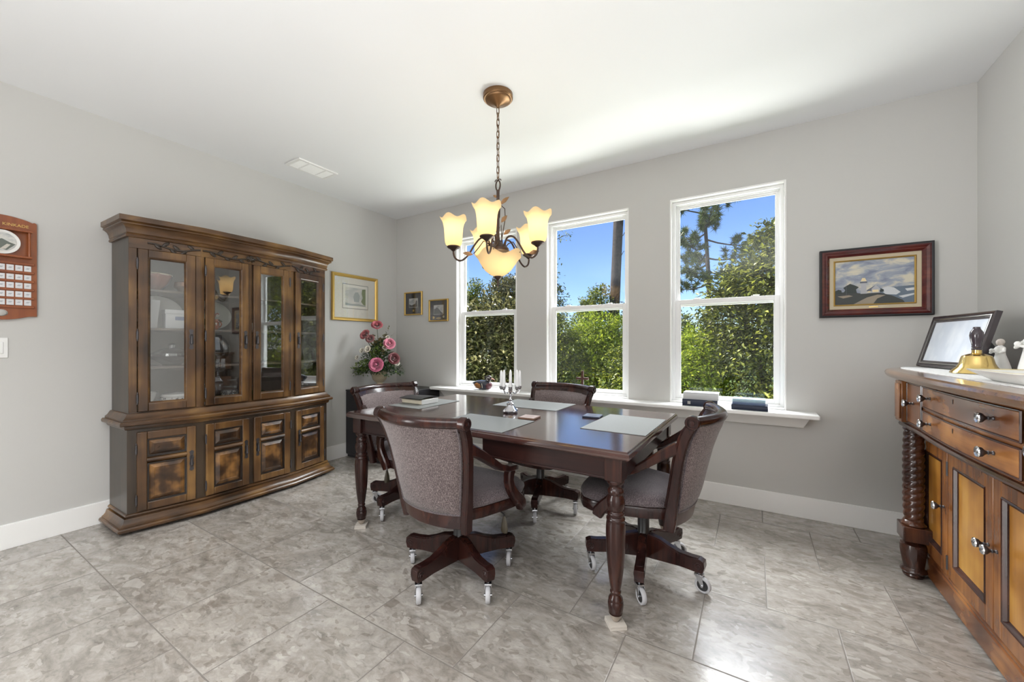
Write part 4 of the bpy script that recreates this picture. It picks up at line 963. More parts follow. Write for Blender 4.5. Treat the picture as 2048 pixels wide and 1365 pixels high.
# third and fourth bays
t = thing('teacup', 'white teacup with loop handle on the middle shelf behind the third glass door', 'cup'); inside(t, .085, .245, SH[2])
b = MB(); b.lathe([(.020, 0), (.022, .006), (.036, .03), (.042, .062), (.040, .062), (.033, .03), (.001, .010)], 24); b.build('cup', M['porcelain'], t)
b = MB(); b.tube([(.038, 0, .05), (.058, 0, .052), (.062, 0, .036), (.050, 0, .022), (.034, 0, .022)], .004, 6); b.build('handle', M['porcelain'], t)
b = MB(); b.lathe([(.04, 0), (.05, .008), (.085, .045), (.095, .075), (.092, .076), (.08, .045), (.001, .012)], 28); single('green_bowl', b, M['green_glass'], 'green glass bowl on the cabinet floor behind the third glass door', 'bowl', .105, .20, SH[0])
b = MB(); b.lathe([(.04, 0), (.042, .005), (.042, .05), (.036, .055), (.001, .055)], 20, fr=lambda r, z, a: (r*(1+.03*cos(20*a)), z)); single('ribbed_tin', b, plain('striped_tin', (.30, .30, .30), .3, metal=.6), 'small ribbed metal tin on the cabinet floor behind the third glass door', 'tin', .200, .315, SH[0])
b = MB(); b.box(-.05, .05, -.03, .03, 0, .05); single('black_case', b, M['black'], 'small black case at the right of the cabinet floor behind the third glass door', 'case', .265, .225, SH[0], radians(15), .004)
b = MB(); b.lathe([(.045, 0), (.05, .01), (.08, .06), (.09, .10), (.086, .10), (.07, .05), (.001, .014)], 28, fr=lambda r, z, a: (r*(1+.03*cos(14*a)), z)); single('crystal_bowl', b, M['crystal'], 'ribbed crystal bowl on the cabinet floor behind the right glass door', 'bowl', .49, .20, SH[0])

# ================================================================== BLACK CORNER CABINET AND FLOWERS
t = thing('corner_cabinet', 'plain black storage cabinet in the room corner under the flower arrangement', 'cabinet', (-3.395, 3.035, 0))
b = MB(); b.box(-.355, .355, -.345, .345, .03, .705); b.build('body', M['black_wood'], t, bev=.003)
b = MB(); b.box(-.345, .345, -.335, .345, 0, .03); b.build('plinth', M['black_wood'], t)
b = MB(); b.box(-.357, .357, -.352, .345, .705, .722); b.build('top', M['black_wood'], t, bev=.003)
for s in (-1, 1):
    b = MB(); xa, xb2 = sorted((s*.003, s*.350)); b.box(xa, xb2, -.352, -.345, .04, .70); d = b.build('door', M['black_wood'], t, bev=.002)
    b = MB(); b.M = trans(s*.04, -.352, .40) @ rot('X', pi/2); b.lathe([(.004, 0), (.004, .012), (.010, .018), (.001, .024)], 12); b.build('knob', M['iron'], d)

FO = Vector((-3.475, 2.905, .7225))
t = thing('flower_arrangement', 'arrangement of pink and red roses in a cream woven urn on the corner cabinet', 'flowers', FO)
um, nt, bb = node_mat('woven_cream_ceramic'); w_ = tex(nt, 'Wave', Scale=26.0); w_.bands_direction = 'DIAGONAL'; nt.links.new(coords(nt, (1, 1, 2)), w_.inputs[0]); nt.links.new(ramp(nt, w_.outputs[1], [(.2, (.30, .24, .14)), (.5, (.66, .58, .42))]), bb.inputs['Base Color']); setp(bb, rough=.5); bump(nt, bb, w_.outputs[1], .7, .006)
b = MB(); b.lathe([(.045, 0), (.047, .012), (.036, .022), (.028, .045), (.030, .070), (.050, .085)], 24); b.build('urn_foot', plain('cream_ceramic', (.66, .58, .42), .45), t)
b = MB(); b.lathe([(.050, .085), (.070, .105), (.082, .14), (.080, .175), (.070, .19), (.064, .19), (.072, .16), (.001, .12)], 28); b.build('urn_bowl', um, t)
def leaf(b, p, d, L_, w, up=Vector((0, 0, 1))):
    d = d.normalized(); s = d.cross(up)
    if s.length < .05: s = d.cross(Vector((1, 0, 0)))
    s.normalize(); n_ = s.cross(d)
    a0 = p; a1 = p+d*L_*.5+n_*L_*.06; a2 = p+d*L_
    b.add([tuple(a0), tuple(p+d*L_*.42+s*w*.5), tuple(a2), tuple(p+d*L_*.42-s*w*.5), tuple(a1+n_*(-w*.18))], [(0, 4, 1), (1, 4, 2), (2, 4, 3), (3, 4, 0)])
fr = random.Random(11)
def rv(r): return Vector((r.uniform(-1, 1), r.uniform(-1, 1), r.uniform(-1, 1)))
lf1, lf2, lf3 = mat_leaf('silk_leaf_green', (.020, .045, .022), (.045, .085, .035), (.12, .17, .05), .1), mat_leaf('silk_leaf_lime', (.09, .16, .03), (.16, .25, .04), (.24, .32, .07), .15), mat_leaf('silk_leaf_olive', (.07, .07, .035), (.13, .115, .05), (.20, .15, .07), .1)
toward = Vector((.5228, -.8525, 0)); right = Vector((.8525, .5228, 0)); UP = Vector((0, 0, 1))
def fl(r, d, z): return right*r+toward*d+UP*z
b = MB()
for k in range(1500):                                     # dark green skirt and body, a cone that widens downward
    h = fr.random()**1.7; R_ = .255*(1-h)**.75+.02; a = fr.uniform(0, 2*pi); rr_ = R_*sqrt(fr.uniform(.15, 1))
    p = fl(rr_*cos(a), rr_*sin(a)*.62+.02, .228+.285*h+.025*fr.uniform(-1, 1)-.05*(rr_/.25)**2)
    if p.x < -.265: p.x = -.265+.02*fr.random()
    d = right*cos(a)+toward*(sin(a)+.3)+UP*fr.uniform(-.8, .7); leaf(b, p, d+rv(fr)*.6, fr.uniform(.028, .062), fr.uniform(.014, .030))
b.build('foliage', lf1, t, ang=80)
b = MB()
for r0, d0, z0, q, sp in ((-.10, .13, .27, 120, .05), (-.005, .12, .385, 110, .05), (-.20, .08, .22, 90, .06), (-.13, .12, .21, 60, .05), (.03, .10, .45, 40, .04)):
    for k in range(q):
        p = fl(r0, d0, z0)+rv(fr)*sp; leaf(b, p, rv(fr)+toward*.4+UP*.3, .028, .014)
b.build('light_foliage', lf2, t, ang=80)
b = MB()
for k in range(60):
    a = fr.uniform(0, 2*pi); h = fr.random(); p = fl(.13*cos(a)*(1-h*.5), .09*sin(a)*(1-h*.5)+.03, .36+.22*h); leaf(b, p, right*cos(a)+toward*sin(a)+UP*.5, .062, .042)
for (x0, z0, x1, z1) in ((.03, .45, .115, .67), (.02, .44, .16, .60), (.05, .42, .09, .60)):
    for k in range(12):
        f = k/11; p = fl(x0+(x1-x0)*f, .04, z0+(z1-z0)*f); leaf(b, p, rv(fr)+UP*.7, .028, .013)
b.build('tall_foliage', lf3, t, ang=80)
b = MB()
STEM = [fl(-.014, .04, .690), fl(-.133, .06, .590), fl(.125, .06, .492), fl(.175, .07, .335), fl(.027, .175, .272)]
for v_ in STEM: b.tube([(v_.x*.1, v_.y*.1, .19), (v_.x*.6, v_.y*.5, .19+(v_.z-.19)*.6), (v_.x, v_.y, v_.z-.02)], .003, 5)
b.build('stem', plain('stem_green', (.05, .08, .03), .6), t)
def rose(c, r, col, aim, seed):
    m, nt, bb = node_mat('silk_rose'); g = nt.nodes.new('ShaderNodeNewGeometry')
    nt.links.new(ramp(nt, g.outputs['Random Per Island'], [(0, tuple(v*.55 for v in col)), (.5, col), (1, tuple(min(1, v*1.5+.10) for v in col))]), bb.inputs['Base Color']); setp(bb, rough=.7, sheen=.3)
    q = Vector(aim).to_track_quat('Z', 'Y').to_matrix().to_4x4(); b = MB(); b.M = trans(*c) @ q; rr = random.Random(seed)
    for layer, (n, rad, hh, open_) in enumerate(((3, .22, .62, .05), (4, .46, .70, .12), (5, .74, .72, .22), (6, .98, .62, .42))):
        for k in range(n):
            a = 2*pi*k/n+layer*.7+rr.uniform(-.15, .15); wd_ = 2.4*pi/n*.62; rows = []
            for i in range(5):
                f = i/4; row = []
                for j in range(6):
                    g_ = -1+2*j/5; aa = a+g_*wd_*(.55+.45*sin(pi*min(1, f*.8+.1)))
                    rd = r*(rad*(.35+.65*f)+open_*.22*f*f); z = r*(hh*f**.8*(1-.18*g_*g_)-.35*open_*f**3-.2)
                    row.append((rd*cos(aa), rd*sin(aa), z))
                rows.append(row)
            b.loft(rows, cap=False, closed=False)
    b.ball((0, 0, r*.25), (r*.16, r*.16, r*.36), 8, 6)
    b.build('rose', m, t, ang=80)
pk = (.42, .085, .12); rd_ = (.30, .05, .06)
tw = (toward.x, toward.y, .35)
def aim(r, up): v = toward+right*r+UP*up; return (v.x, v.y, v.z)
rose(STEM[0], .058, (.36, .055, .075), aim(.3, .9), 1); rose(STEM[1], .056, (.34, .07, .08), aim(-.4, .6), 2); rose(STEM[2], .060, (.52, .15, .22), aim(.5, .4), 3)
rose(STEM[3], .060, (.13, .015, .022), aim(.6, .3), 4); rose(STEM[4], .072, (.52, .12, .22), aim(.1, .25), 5); rose(fl(-.075, .07, .545), .046, (.24, .09, .09), aim(0, .5), 6)
for (r0, d0, z0), rr_ in (((-.082, .13, .435), .036), ((-.17, .06, .42), .028), ((.205, .06, .285), .030), ((-.225, .05, .345), .026), ((.085, .08, .45), .030), ((.10, .05, .56), .024)):
    rose(fl(r0, d0, z0), rr_, (.66, .60, .52), aim(r0*2, .4), 9)

# ================================================================== SIDEBOARD (local: x along the right wall toward the camera, front toward -y)
SBO = Vector((1.108, 2.18, 0)); SBR = -pi/2
sb = thing('sideboard', 'large cherry sideboard with twisted rope columns and golden panelled doors along the right wall', 'sideboard', SBO, SBR)
def bow(d0, amt, half, n=12): return [(-half+2*half*k/n, -(d0+amt*(1-((-half+2*half*k/n)/half)**2))) for k in range(n+1)]
def mirror(p): return [(-x, y) for x, y in reversed(p)]
topL = [(-1.195, 0), (-1.195, -.255), (-.800, -.462), (-.765, -.482), (-.70, -.502)]
TOPP = topL+bow(.513, .018, .60)+mirror(topL)
b = MB(); b.loft([[(x, y, z) for x, y in (TOPP if o == 0 else ([(TOPP[0][0]-o, 0)]+offset_path(TOPP, o)[1:-1]+[(TOPP[-1][0]+o, 0)]))] for o, z in ((-.022, 1.036), (-.012, 1.040), (-.004, 1.050), (0, 1.062), (-.003, 1.072), (-.010, 1.078))]); b.build('top', M['sb_top'], sb, ang=25)
caseL = [(-1.15, 0), (-1.15, -.235), (-.735, -.425)]
CASE = caseL+[(-.42, -.425)]+bow(.425, .016, .42)[1:-1]+[(.42, -.425)]+mirror(caseL)
b = MB(); b.prism(CASE, .775, 1.038); b.build('case', M['sb'], sb, ang=25)
b = MB(); b.sweep(CASE, [(0, 1.020), (.010, 1.022), (.014, 1.030), (.010, 1.038), (0, 1.038)]); b.sweep(CASE, [(0, .775), (.010, .777), (.013, .786), (.010, .795), (0, .797)]); b.build('case_moulding', M['sb_dark'], sb, ang=25)
lowL = [(-1.13, 0), (-1.13, -.16), (-.80, -.332), (-.745, -.332)]
LOW = lowL+mirror(lowL)
b = MB(); b.prism(LOW, .025, .776); b.build('lower_carcass', M['sb_dark'], sb)
b = MB(); b.sweep(LOW, [(0, .020), (.012, .020), (.012, .105), (.007, .112), (.009, .122), (.004, .132), (0, .136)]); b.build('plinth', M['sb'], sb, ang=25)
KN = plain('crystal_knob_face', (.62, .62, .62), .12, metal=.9)
def knob(parent, x, y, z):
    b = MB(); b.M = trans(x, y, z) @ rot('X', pi/2)
    b.lathe([(.007, 0), (.007, .003), (.0045, .006), (.0045, .010), (.0075, .013), (.0045, .016), (.008, .021), (.015, .027), (.0165, .033), (.016, .036)], 16)
    k = b.build('knob', M['iron'], parent)
    b = MB(); b.M = trans(x, y, z) @ rot('X', pi/2); b.lathe([(.0165, .0355), (.018, .037), (.016, .0405), (.009, .037), (.006, .040), (.001, .041)], 24, fr=lambda r, z, a: (r*(1+.04*cos(12*a)), z)); b.build('knob_face', KN, k)
# corner blocks
for s in (-1, 1):
    xa, xb2 = sorted((s*.738, s*.632)); b = MB(); b.box(xa, xb2, -.450, -.420, .805, 1.018); b.box(xa+.014, xb2-.014, -.456, -.450, .820, 1.004); b.build('corner_block', M['sb_z'], sb, bev=.003)
# drawers
def drawer(x0, x1, z0, z1, fn, knobs, keyx=None):
    b = MB(); n = 14
    def sec(x, o, e): return [(x, -(fn(x)+o), z0+e), (x, -(fn(x)+o+.007), z0+e), (x, -(fn(x)+o+.007), z1-e), (x, -(fn(x)+o), z1-e)]
    b.loft([sec(x0+.004+(x1-x0-.008)*k/n, 0, .004) for k in range(n+1)]); d = b.build('drawer', M['sb'], sb, bev=.0015)
    b = MB()
    for z in (z0, z1): b.tube([(x0+(x1-x0)*k/n, -(fn(x0+(x1-x0)*k/n)+.006), z) for k in range(n+1)], .0038, 6)
    for x in (x0, x1): b.tube([(x, -(fn(x)+.006), z0), (x, -(fn(x)+.006), z1)], .0038, 6)
    b.build('cock_bead', M['sb_dark'], d)
    for kx in knobs: knob(d, kx, -(fn(kx)+.007), (z0+z1)/2+.004)
    if keyx is not None:
        b = MB(); y = -(fn(keyx)+.0075); b.prism_xz([(keyx-.002, z1-.034), (keyx+.002, z1-.034), (keyx+.002, z1-.024), (keyx+.003, z1-.019), (keyx, z1-.016), (keyx-.003, z1-.019), (keyx-.002, z1-.024)], y-.001, y); b.build('keyhole', M['black'], d)
bf = lambda x: .425+.016*(1-(x/.42)**2)
drawer(-.398, .398, .918, 1.012, bf, (-.27, .27), -.02); drawer(-.398, .398, .806, .898, bf, (-.27, .27), -.02)
ff = lambda x: .425
drawer(-.622, -.424, .812, 1.012, ff, (-.525,)); drawer(.424, .622, .812, 1.012, ff, (.525,))
# rope columns with square block and turned foot
for s in (-1, 1):
    cx, cy = s*.675, -.394
    b = MB(); rings = []
    for k in range(151):
        z = .290+.470*k/150; r0 = .0405*(1-.12*abs(k/75-1)**4)
        rings.append([(cx+r0*(1+.115*abs(cos(1.5*(a-2*pi*z/.105)))*1.2-.06)*cos(a), cy+r0*(1+.115*abs(cos(1.5*(a-2*pi*z/.105)))*1.2-.06)*sin(a), z) for a in [2*pi*i/30 for i in range(30)]])
    b.loft(rings); b.lathe([(.034, .758), (.040, .762), (.042, .768), (.040, .776)], 24, (cx, cy, 0)); b.lathe([(.046, .265), (.050, .270), (.048, .278), (.042, .282), (.040, .292)], 24, (cx, cy, 0))
    b.build('rope_column', M['sb_dark'], sb, ang=80)
    b = MB(); b.box(cx-.056, cx+.056, cy-.052, cy+.058, .190, .266); b.build('column_block', M['sb_dark'], sb, bev=.003)
    b = MB(); b.lathe([(.036, .190), (.033, .182), (.040, .174), (.052, .168), (.055, .158), (.053, .130), (.046, .080), (.041, .048), (.043, .044), (.050, .038), (.053, .030), (.049, .022), (.042, .018), (.044, .010), (.040, 0)], 16, (cx, cy, 0), fr=lambda r, z, a: (r*(1-.03*abs(sin(4*a))) if .05 < z < .165 else r, z)); b.build('foot', M['sb_dark'], sb, ang=30)
# cupboard doors
def sb_door(x0, x1, knob_side):
    z0, z1, y = .146, .716, -.332; st = .054; b = MB()
    b.box(x0, x0+st, y-.018, y, z0, z1); b.box(x1-st, x1, y-.018, y, z0, z1); b.box(x0+st, x1-st, y-.018, y, z1-st, z1); b.box(x0+st, x1-st, y-.018, y, z0, z0+st+.012)
    d = b.build('cupboard_door', M['sb_z'], sb, bev=.003); X0, X1, Z0, Z1 = x0+st, x1-st, z0+st+.012, z1-st
    def rg(i, yy): return [(X0+i, y+yy, Z0+i), (X1-i, y+yy, Z0+i), (X1-i, y+yy, Z1-i), (X0+i, y+yy, Z1-i)]
    b = MB(); b.loft([rg(-.001, -.018), rg(.003, -.021), (rg(.008, -.019)), rg(.014, -.009), rg(.020, -.006), rg(.020, 0), rg(-.001, 0), rg(-.001, -.018)], cap=False); b.build('bead', M['sb_dark'], d, ang=20)
    b = MB(); b.box(X0+.018, X1-.018, y-.006, y, Z0+.018, Z1-.018); b.build('panel', M['sb_panel'], d)
    knob(d, x1-.027 if knob_side > 0 else x0+.027, y-.018, .452)
    hx = x0-.002 if knob_side > 0 else x1+.002
    for z in (.21, .64):
        b = MB(); b.lathe([(.005, -.032), (.005, .032)], 10, (hx, y-.019, z)); b.build('hinge', M['iron'], d)
sb_door(-.745, -.412, 1); sb_door(-.398, -.004, 1); sb_door(.004, .398, -1); sb_door(.412, .745, -1)
for x in (-.405, .405):
    b = MB(); b.box(x-.006, x+.006, -.346, -.332, .136, .776); b.build('stile', M['sb_z'], sb)
b = MB(); b.box(-.745, .745, -.346, -.332, .719, .776); b.build('top_rail', M['sb'], sb, bev=.002)

SM = trans(*SBO) @ rot('Z', SBR); ST = 1.0785
# lace runner
lacem, nt, bb = node_mat('white_lace'); v = tex(nt, 'Voronoi', Scale=90.0); nt.links.new(coords(nt), v.inputs[0]); nt.links.new(ramp(nt, v.outputs['Distance'], [(.2, (.70, .70, .69)), (.5, (.84, .84, .83))]), bb.inputs['Base Color']); setp(bb, rough=.9); bump(nt, bb, v.outputs['Distance'], .5, .002)
e = [(.683, 1.05)]+[(.683-.004*abs(sin(k*pi/2)), 1.05+k*.031) for k in range(1, 61)]
far = [(.690, 2.965), (.705, 3.03), (.730, 3.10), (.765, 3.145), (.82, 3.17), (.90, 3.17), (.97, 3.13), (.99, 3.0)]
b = MB(); b.prism([(x, y) for x, y in e if y < 2.93]+far+[(.99, 1.05)], ST, ST+.002); o = b.build('table_runner', lacem); tag(o, 'white lace runner lying along the top of the sideboard', 'runner')
RZ = ST+.0025
# photograph in a dark frame leaning on its easel
fx, fy = Vector((.816, 3.187, 0)), Vector((.884, 2.690, 0)); u = (fy-fx).normalized(); wd_ = (fy-fx).length
t = thing('photo_frame', 'dark leaning photo frame with a picture painted pale with glare on the sideboard', 'picture', ((fx+fy)/2+Vector((0, 0, RZ+.0025))), atan2(u.y, u.x))
LEAN = rot('X', -.265)
fw_, fh = wd_, .292
def frl(b): b.M = LEAN @ trans(0, .0, fh/2)
b = MB(); frl(b); frame_ring(b, fw_, fh, [(0, -.012), (0, .008), (.004, .012), (.012, .010), (.018, .006), (.024, .008), (.030, .010), (.036, .006), (.036, -.006)]); b.build('frame', plain('dark_polished_frame', (.035, .026, .030), .22, coat=.5), t)
b = MB(); frl(b); frame_ring(b, fw_-.036, fh-.036, [(0, .006), (0, .0115), (.003, .0125), (.006, .0115), (.006, .006)]); b.build('beading', M['pewter'], t)
b = MB(); frl(b); b.box(-fw_/2+.03, fw_/2-.03, -.002, .010, -fh/2+.03, fh/2-.03); b.build('back_panel', M['black'], t)
ph, nt, bb = node_mat('glared_photograph'); n_ = tex(nt, 'Noise', Scale=9.0, Detail=3.0); nt.links.new(coords(nt, (1, 1, .6)), n_.inputs[0]); nt.links.new(ramp(nt, n_.outputs[0], [(.38, (.70, .76, .86)), (.55, (.82, .87, .95)), (.7, (.92, .94, .98))]), bb.inputs['Base Color']); setp(bb, rough=.25)  # glare reflected in the pane is put into this pale bluish colour
b = MB(); frl(b); b.box(-fw_/2+.033, fw_/2-.033, -.0035, -.002, -fh/2+.033, fh/2-.033); b.build('photograph', ph, t)
b = MB(); b.loft([[(.08, .030, .002), (.20, .030, .002), (.20, .062, .16), (.08, .062, .16)], [(.09, .150, .0), (.20, .150, .0), (.20, .150, .008), (.09, .150, .008)]]); b.build('easel', M['black'], t)
# brass hand bell
t = thing('hand_bell', 'brass hand bell with dark turned wooden handle in front of the leaning photo', 'bell', (.842, 2.560, RZ))
b = MB(); b.lathe([(.080, .0), (.083, .003), (.078, .012), (.062, .028), (.054, .045), (.049, .068), (.045, .078), (.028, .086), (.016, .090), (.015, .104), (.001, .104)], 36); b.build('bell_body', M['brass'], t)
b = MB(); b.lathe([(.016, .104), (.0165, .110), (.014, .113), (.0165, .117), (.015, .122), (.017, .135), (.0205, .152), (.0225, .168), (.020, .184), (.013, .196), (.011, .203), (.012, .206), (.001, .207)], 24); b.build('handle', plain('dark_handle_wood', (.045, .032, .042), .2, coat=.5), t)
# matte white figurines
def figurine(loc, rz, hgt, label, lean):
    t = thing('figurine', label, 'figurine', loc, rz); k = hgt/.15
    b = MB(); b.M = Matrix.Scale(k, 4)
    b.loft([[(x*r, y*r*.85-.010*lean*min(1, z/.09), z) for x, y in circle(20, 1)] for r, z in ((.034, 0), (.035, .004), (.031, .03), (.024, .06), (.018, .085), (.0165, .098), (.019, .110), (.017, .118), (.008, .124), (.006, .130))]); b.build('robe', M['bisque'], t)
    b = MB(); b.M = Matrix.Scale(k, 4); b.ball((0, -.012*lean, .139), (.0125, .0135, .0150), 16, 12); b.build('head', plain('bisque_face', (.68, .60, .54), .55), t)
    b = MB(); b.M = Matrix.Scale(k, 4); b.ball((0, -.012*lean+.003, .142), (.0138, .0132, .0145), 16, 12); b.ball((0, .006-.01*lean, .132), (.008, .007, .008), 10, 8); b.build('hair', plain('bisque_hair', (.60, .55, .50), .6), t)
    for s in (-1, 1):
        b = MB(); b.M = Matrix.Scale(k, 4); b.tube([(s*.016, -.010*lean, .113), (s*.024, -.012, .100), (s*.020, -.026, .092), (s*.006, -.036, .097)], [.0062, .006, .0052, .004], 8); b.ball((s*.004, -.038, .098), .0045, 8, 6); b.build('sleeve', M['bisque'], t)
    b = MB(); b.M = Matrix.Scale(k, 4); b.ball((0, -.038, .104), (.009, .007, .008), 10, 8); b.build('held_bundle', M['bisque'], t)
figurine((.950, 2.655, RZ), radians(-70), .148, 'small matte white figurine with folded arms between the brass bell and the wall', .6)
figurine((.955, 2.440, RZ), radians(-70), .190, 'taller matte white figurine cut by the right edge of the photo', .3)
t = thing('serving_dish', 'flared white rectangular dish on the lace runner in front of the brass bell', 'dish', (.800, 1.985, RZ), 0)
b = MB()
def rr(hx, hy, z, r=.02): 
    o_ = []
    for cx, cy, a0 in ((hx-r, hy-r, 0), (-hx+r, hy-r, pi/2), (-hx+r, -hy+r, pi), (hx-r, -hy+r, 3*pi/2)):
        for q in range(5): o_.append((cx+r*cos(a0+q*pi/8), cy+r*sin(a0+q*pi/8), z))
    return o_
b.loft([rr(.075, .115, 0), rr(.080, .120, .004), rr(.118, .165, .032), rr(.124, .172, .037), rr(.122, .170, .039), rr(.112, .158, .035), rr(.078, .118, .010), rr(.02, .04, .008)]); b.build('dish', M['porcelain'], t)
b = MB(); b.tube([p for p in rr(.117, .165, .0385)], .0014, 5, closed=True); b.build('gilt_line', plain('gilt_line', (.62, .52, .25), .4), t)

# ================================================================== THINGS ON THE WINDOW SILL
SZ = .7425
t = thing('duck_decoy', 'painted wooden duck decoy sitting on the sill of the left window', 'duck', (-2.385, 3.315, SZ), radians(4))
b = MB(); rings = []
for x, ry, z0, z1 in ((-.125, .004, .060, .070), (-.105, .018, .040, .078), (-.075, .042, .010, .092), (-.03, .052, .002, .100), (.02, .052, .0, .098), (.055, .046, .004, .094), (.080, .034, .016, .086), (.093, .014, .036, .068)):
    zc, rz_ = (z0+z1)/2, (z1-z0)/2; rings.append([(x, ry*cos(a), zc+rz_*sin(a)) for a in [2*pi*k/18 for k in range(18)]])
b.loft(rings); b.build('body', plain('duck_back', (.035, .040, .060), .3, coat=.3), t, ang=60)
for s in (-1, 1):
    b = MB(); b.ball((-.030, s*.030, .046), (.058, .026, .032), 16, 10); b.build('side_panel', plain('duck_flank', (.34, .15, .045), .35), t)
b = MB(); b.ball((.060, 0, .045), (.042, .044, .042), 16, 10); b.build('breast', plain('duck_breast', (.10, .030, .038), .35), t)
for s in (-1, 1):
    b = MB(); b.tube([(.020, s*.047, .022), (.022, s*.0535, .045), (.016, s*.053, .068)], .0035, 6); b.build('breast_bar', plain('duck_white', (.70, .66, .52), .5), t)
b = MB(); b.loft([[(x+.022*cos(a), .020*sin(a)*1.0, z) for a in [2*pi*k/14 for k in range(14)]] for x, z in ((.062, .078), (.066, .098))]); b.ball((.074, 0, .122), (.034, .024, .027), 16, 12); b.ball((.046, 0, .122), (.026, .015, .018), 12, 8); b.build('head', plain('duck_head', (.045, .032, .030), .3), t)
b = MB(); b.loft([[(.100, .012*cos(a), .118+.010*sin(a)) for a in [2*pi*k/10 for k in range(10)]], [(.128, .011*cos(a), .110+.005*sin(a)) for a in [2*pi*k/10 for k in range(10)]], [(.138, .006*cos(a), .108+.003*sin(a)) for a in [2*pi*k/10 for k in range(10)]]]); b.build('bill', plain('duck_bill', (.30, .10, .04), .4), t)
for s in (-1, 1):
    b = MB(); b.tube([(.070, s*.020, .098), (.058, s*.0235, .110), (.060, s*.0245, .124), (.078, s*.0245, .128), (.094, s*.018, .126)], .0022, 5); b.build('face_stripe', M['bisque'], t)

t = thing('cross', 'small dark wooden cross standing on the middle window sill', 'cross', (-1.306, 3.335, SZ), radians(8))
cw_ = wood('cross_wood', (.03, .012, .008), (.075, .030, .018), (.13, .055, .03), 'z', .4, .2)
b = MB(); b.box(-.011, .011, -.009, .009, .014, .232); b.build('upright', cw_, t, bev=.002)
b = MB(); b.box(-.056, .056, -.0085, .0085, .152, .172); b.build('crossbar', cw_, t, bev=.002)
b = MB(); b.box(-.034, .034, -.024, .024, 0, .014); b.build('base', cw_, t, bev=.003)

def book(loc, w, d, h, cover, label, rz=0, spine_mark=None, group=None):
    t = thing('book', label, 'book', loc, rz, group)
    b = MB(); b.box(-w/2, w/2, 0, d, 0, .0035); b.box(-w/2, w/2, 0, d, h-.0035, h); b.loft([[(x, y, z) for y, z in ((.004, .002), (.0, .006), (-.004, h/2), (.0, h-.006), (.004, h-.002))] for x in (-w/2, w/2)]); b.build('cover', cover, t, bev=.001)
    b = MB(); b.box(-w/2+.005, w/2-.005, .005, d-.006, .004, h-.004); b.build('pages', M['page'], t)
    if spine_mark:
        for k in spine_mark:
            b = MB(); b.box(k-.004, k+.004, -.0052, -.0035, h*.28, h*.72); b.build('spine_label', plain('spine_silver', (.60, .60, .58), .4), t)
BG = 'books lying on the right window sill'
book((-.346, 3.262, SZ), .240, .135, .050, M['navy'], 'thick navy book at the bottom of the left pile on the right window sill', 0, (-.078, -.067), BG)
book((-.340, 3.266, SZ+.0503), .240, .130, .052, plain('silver_cover', (.62, .64, .66), .35), 'thick silver-white book on top of the left pile on the right window sill', 0, None, BG)
book((-.026, 3.252, SZ), .222, .135, .036, M['navy'], 'navy book at the bottom of the right pile on the right window sill', radians(-2), None, BG)
book((-.030, 3.256, SZ+.0363), .200, .130, .018, plain('slate_cover', (.16, .22, .36), .4), 'thin slate blue book in the middle of the right pile on the window sill', radians(-2), None, BG)
book((-.030, 3.258, SZ+.0546), .200, .128, .022, plain('pale_blue_cover', (.42, .58, .68), .35), 'pale blue book on top of the right pile on the window sill', radians(-2), None, BG)

# ================================================================== CHANDELIER
CH = Vector((-1.348, 2.032, HC))
t = thing('chandelier', 'bronze vine chandelier with five amber glass shades and a bowl, hanging above the table', 'chandelier', CH)
def zz(z): return z-HC
b = MB(); b.lathe([(.092, 0), (.092, -.024), (.086, -.030), (.080, -.030), (.078, -.036), (.072, -.040), (.060, -.042), (.048, -.050), (.030, -.058), (.018, -.066), (.012, -.072), (.008, -.078), (.001, -.080)], 40); b.build('canopy', M['bronze'], t)
nl = 12; z1, z0 = zz(2.675), zz(2.235); step = (z1-z0)/nl
for k in range(nl):
    b = MB(); zc = z1-step*(k+.5); hl, hw_ = step*.5+.004, .0085; ang = (k % 2)*pi/2; pts = []
    for a in [2*pi*i/16 for i in range(16)]:
        x = hw_*(1 if cos(a) > 0 else -1)*abs(cos(a))**.4; z = zc+hl*(1 if sin(a) > 0 else -1)*abs(sin(a))**.5; pts.append((x*cos(ang), x*sin(ang), z))
    b.tube(pts, .0025, 6, closed=True); b.build('chain_link', M['chain'], t)
b = MB(); b.tube([(.006*sin(k*.9), .006*cos(k*.9), z1-(z1-z0)*k/24) for k in range(25)], .0022, 6); b.build('cord', M['bronze'], t)
b = MB()
loop = [(.016*sin(a), 0, zz(2.195)+.030*cos(a)*(1 if cos(a) > 0 else 1.1)) for a in [2*pi*k/20 for k in range(20)]]
b.tube(loop, .0045, 8, closed=True)
for s in (-1, 1): b.tube([(0, 0, zz(2.222)), (s*.012, 0, zz(2.232)), (s*.020, 0, zz(2.228)), (s*.022, 0, zz(2.220))], .003, 6)
b.lathe([(.011, zz(2.165)), (.0095, zz(2.155)), (.0085, zz(2.05)), (.009, zz(1.90)), (.011, zz(1.86)), (.02, zz(1.85)), (.030, zz(1.835)), (.055, zz(1.815)), (.068, zz(1.800)), (.068, zz(1.785)), (.001, zz(1.780))], 20)
b.lathe([(.006, zz(1.78)), (.006, zz(1.64)), (.018, zz(1.636)), (.024, zz(1.630)), (.022, zz(1.622)), (.012, zz(1.612)), (.006, zz(1.604)), (.007, zz(1.596)), (.001, zz(1.560))], 16); b.build('stem', M['dark_bronze'], t)
toward = Vector((.5228, -.8525, 0)); right = Vector((.8525, .5228, 0))
base_ang = atan2(toward.y, toward.x)
BULB = bpy.data.materials.new('lit_bulb'); BULB.use_nodes = True; BULB.node_tree.nodes['Principled BSDF'].inputs['Emission Color'].default_value = (1, .78, .48, 1); BULB.node_tree.nodes['Principled BSDF'].inputs['Emission Strength'].default_value = 9
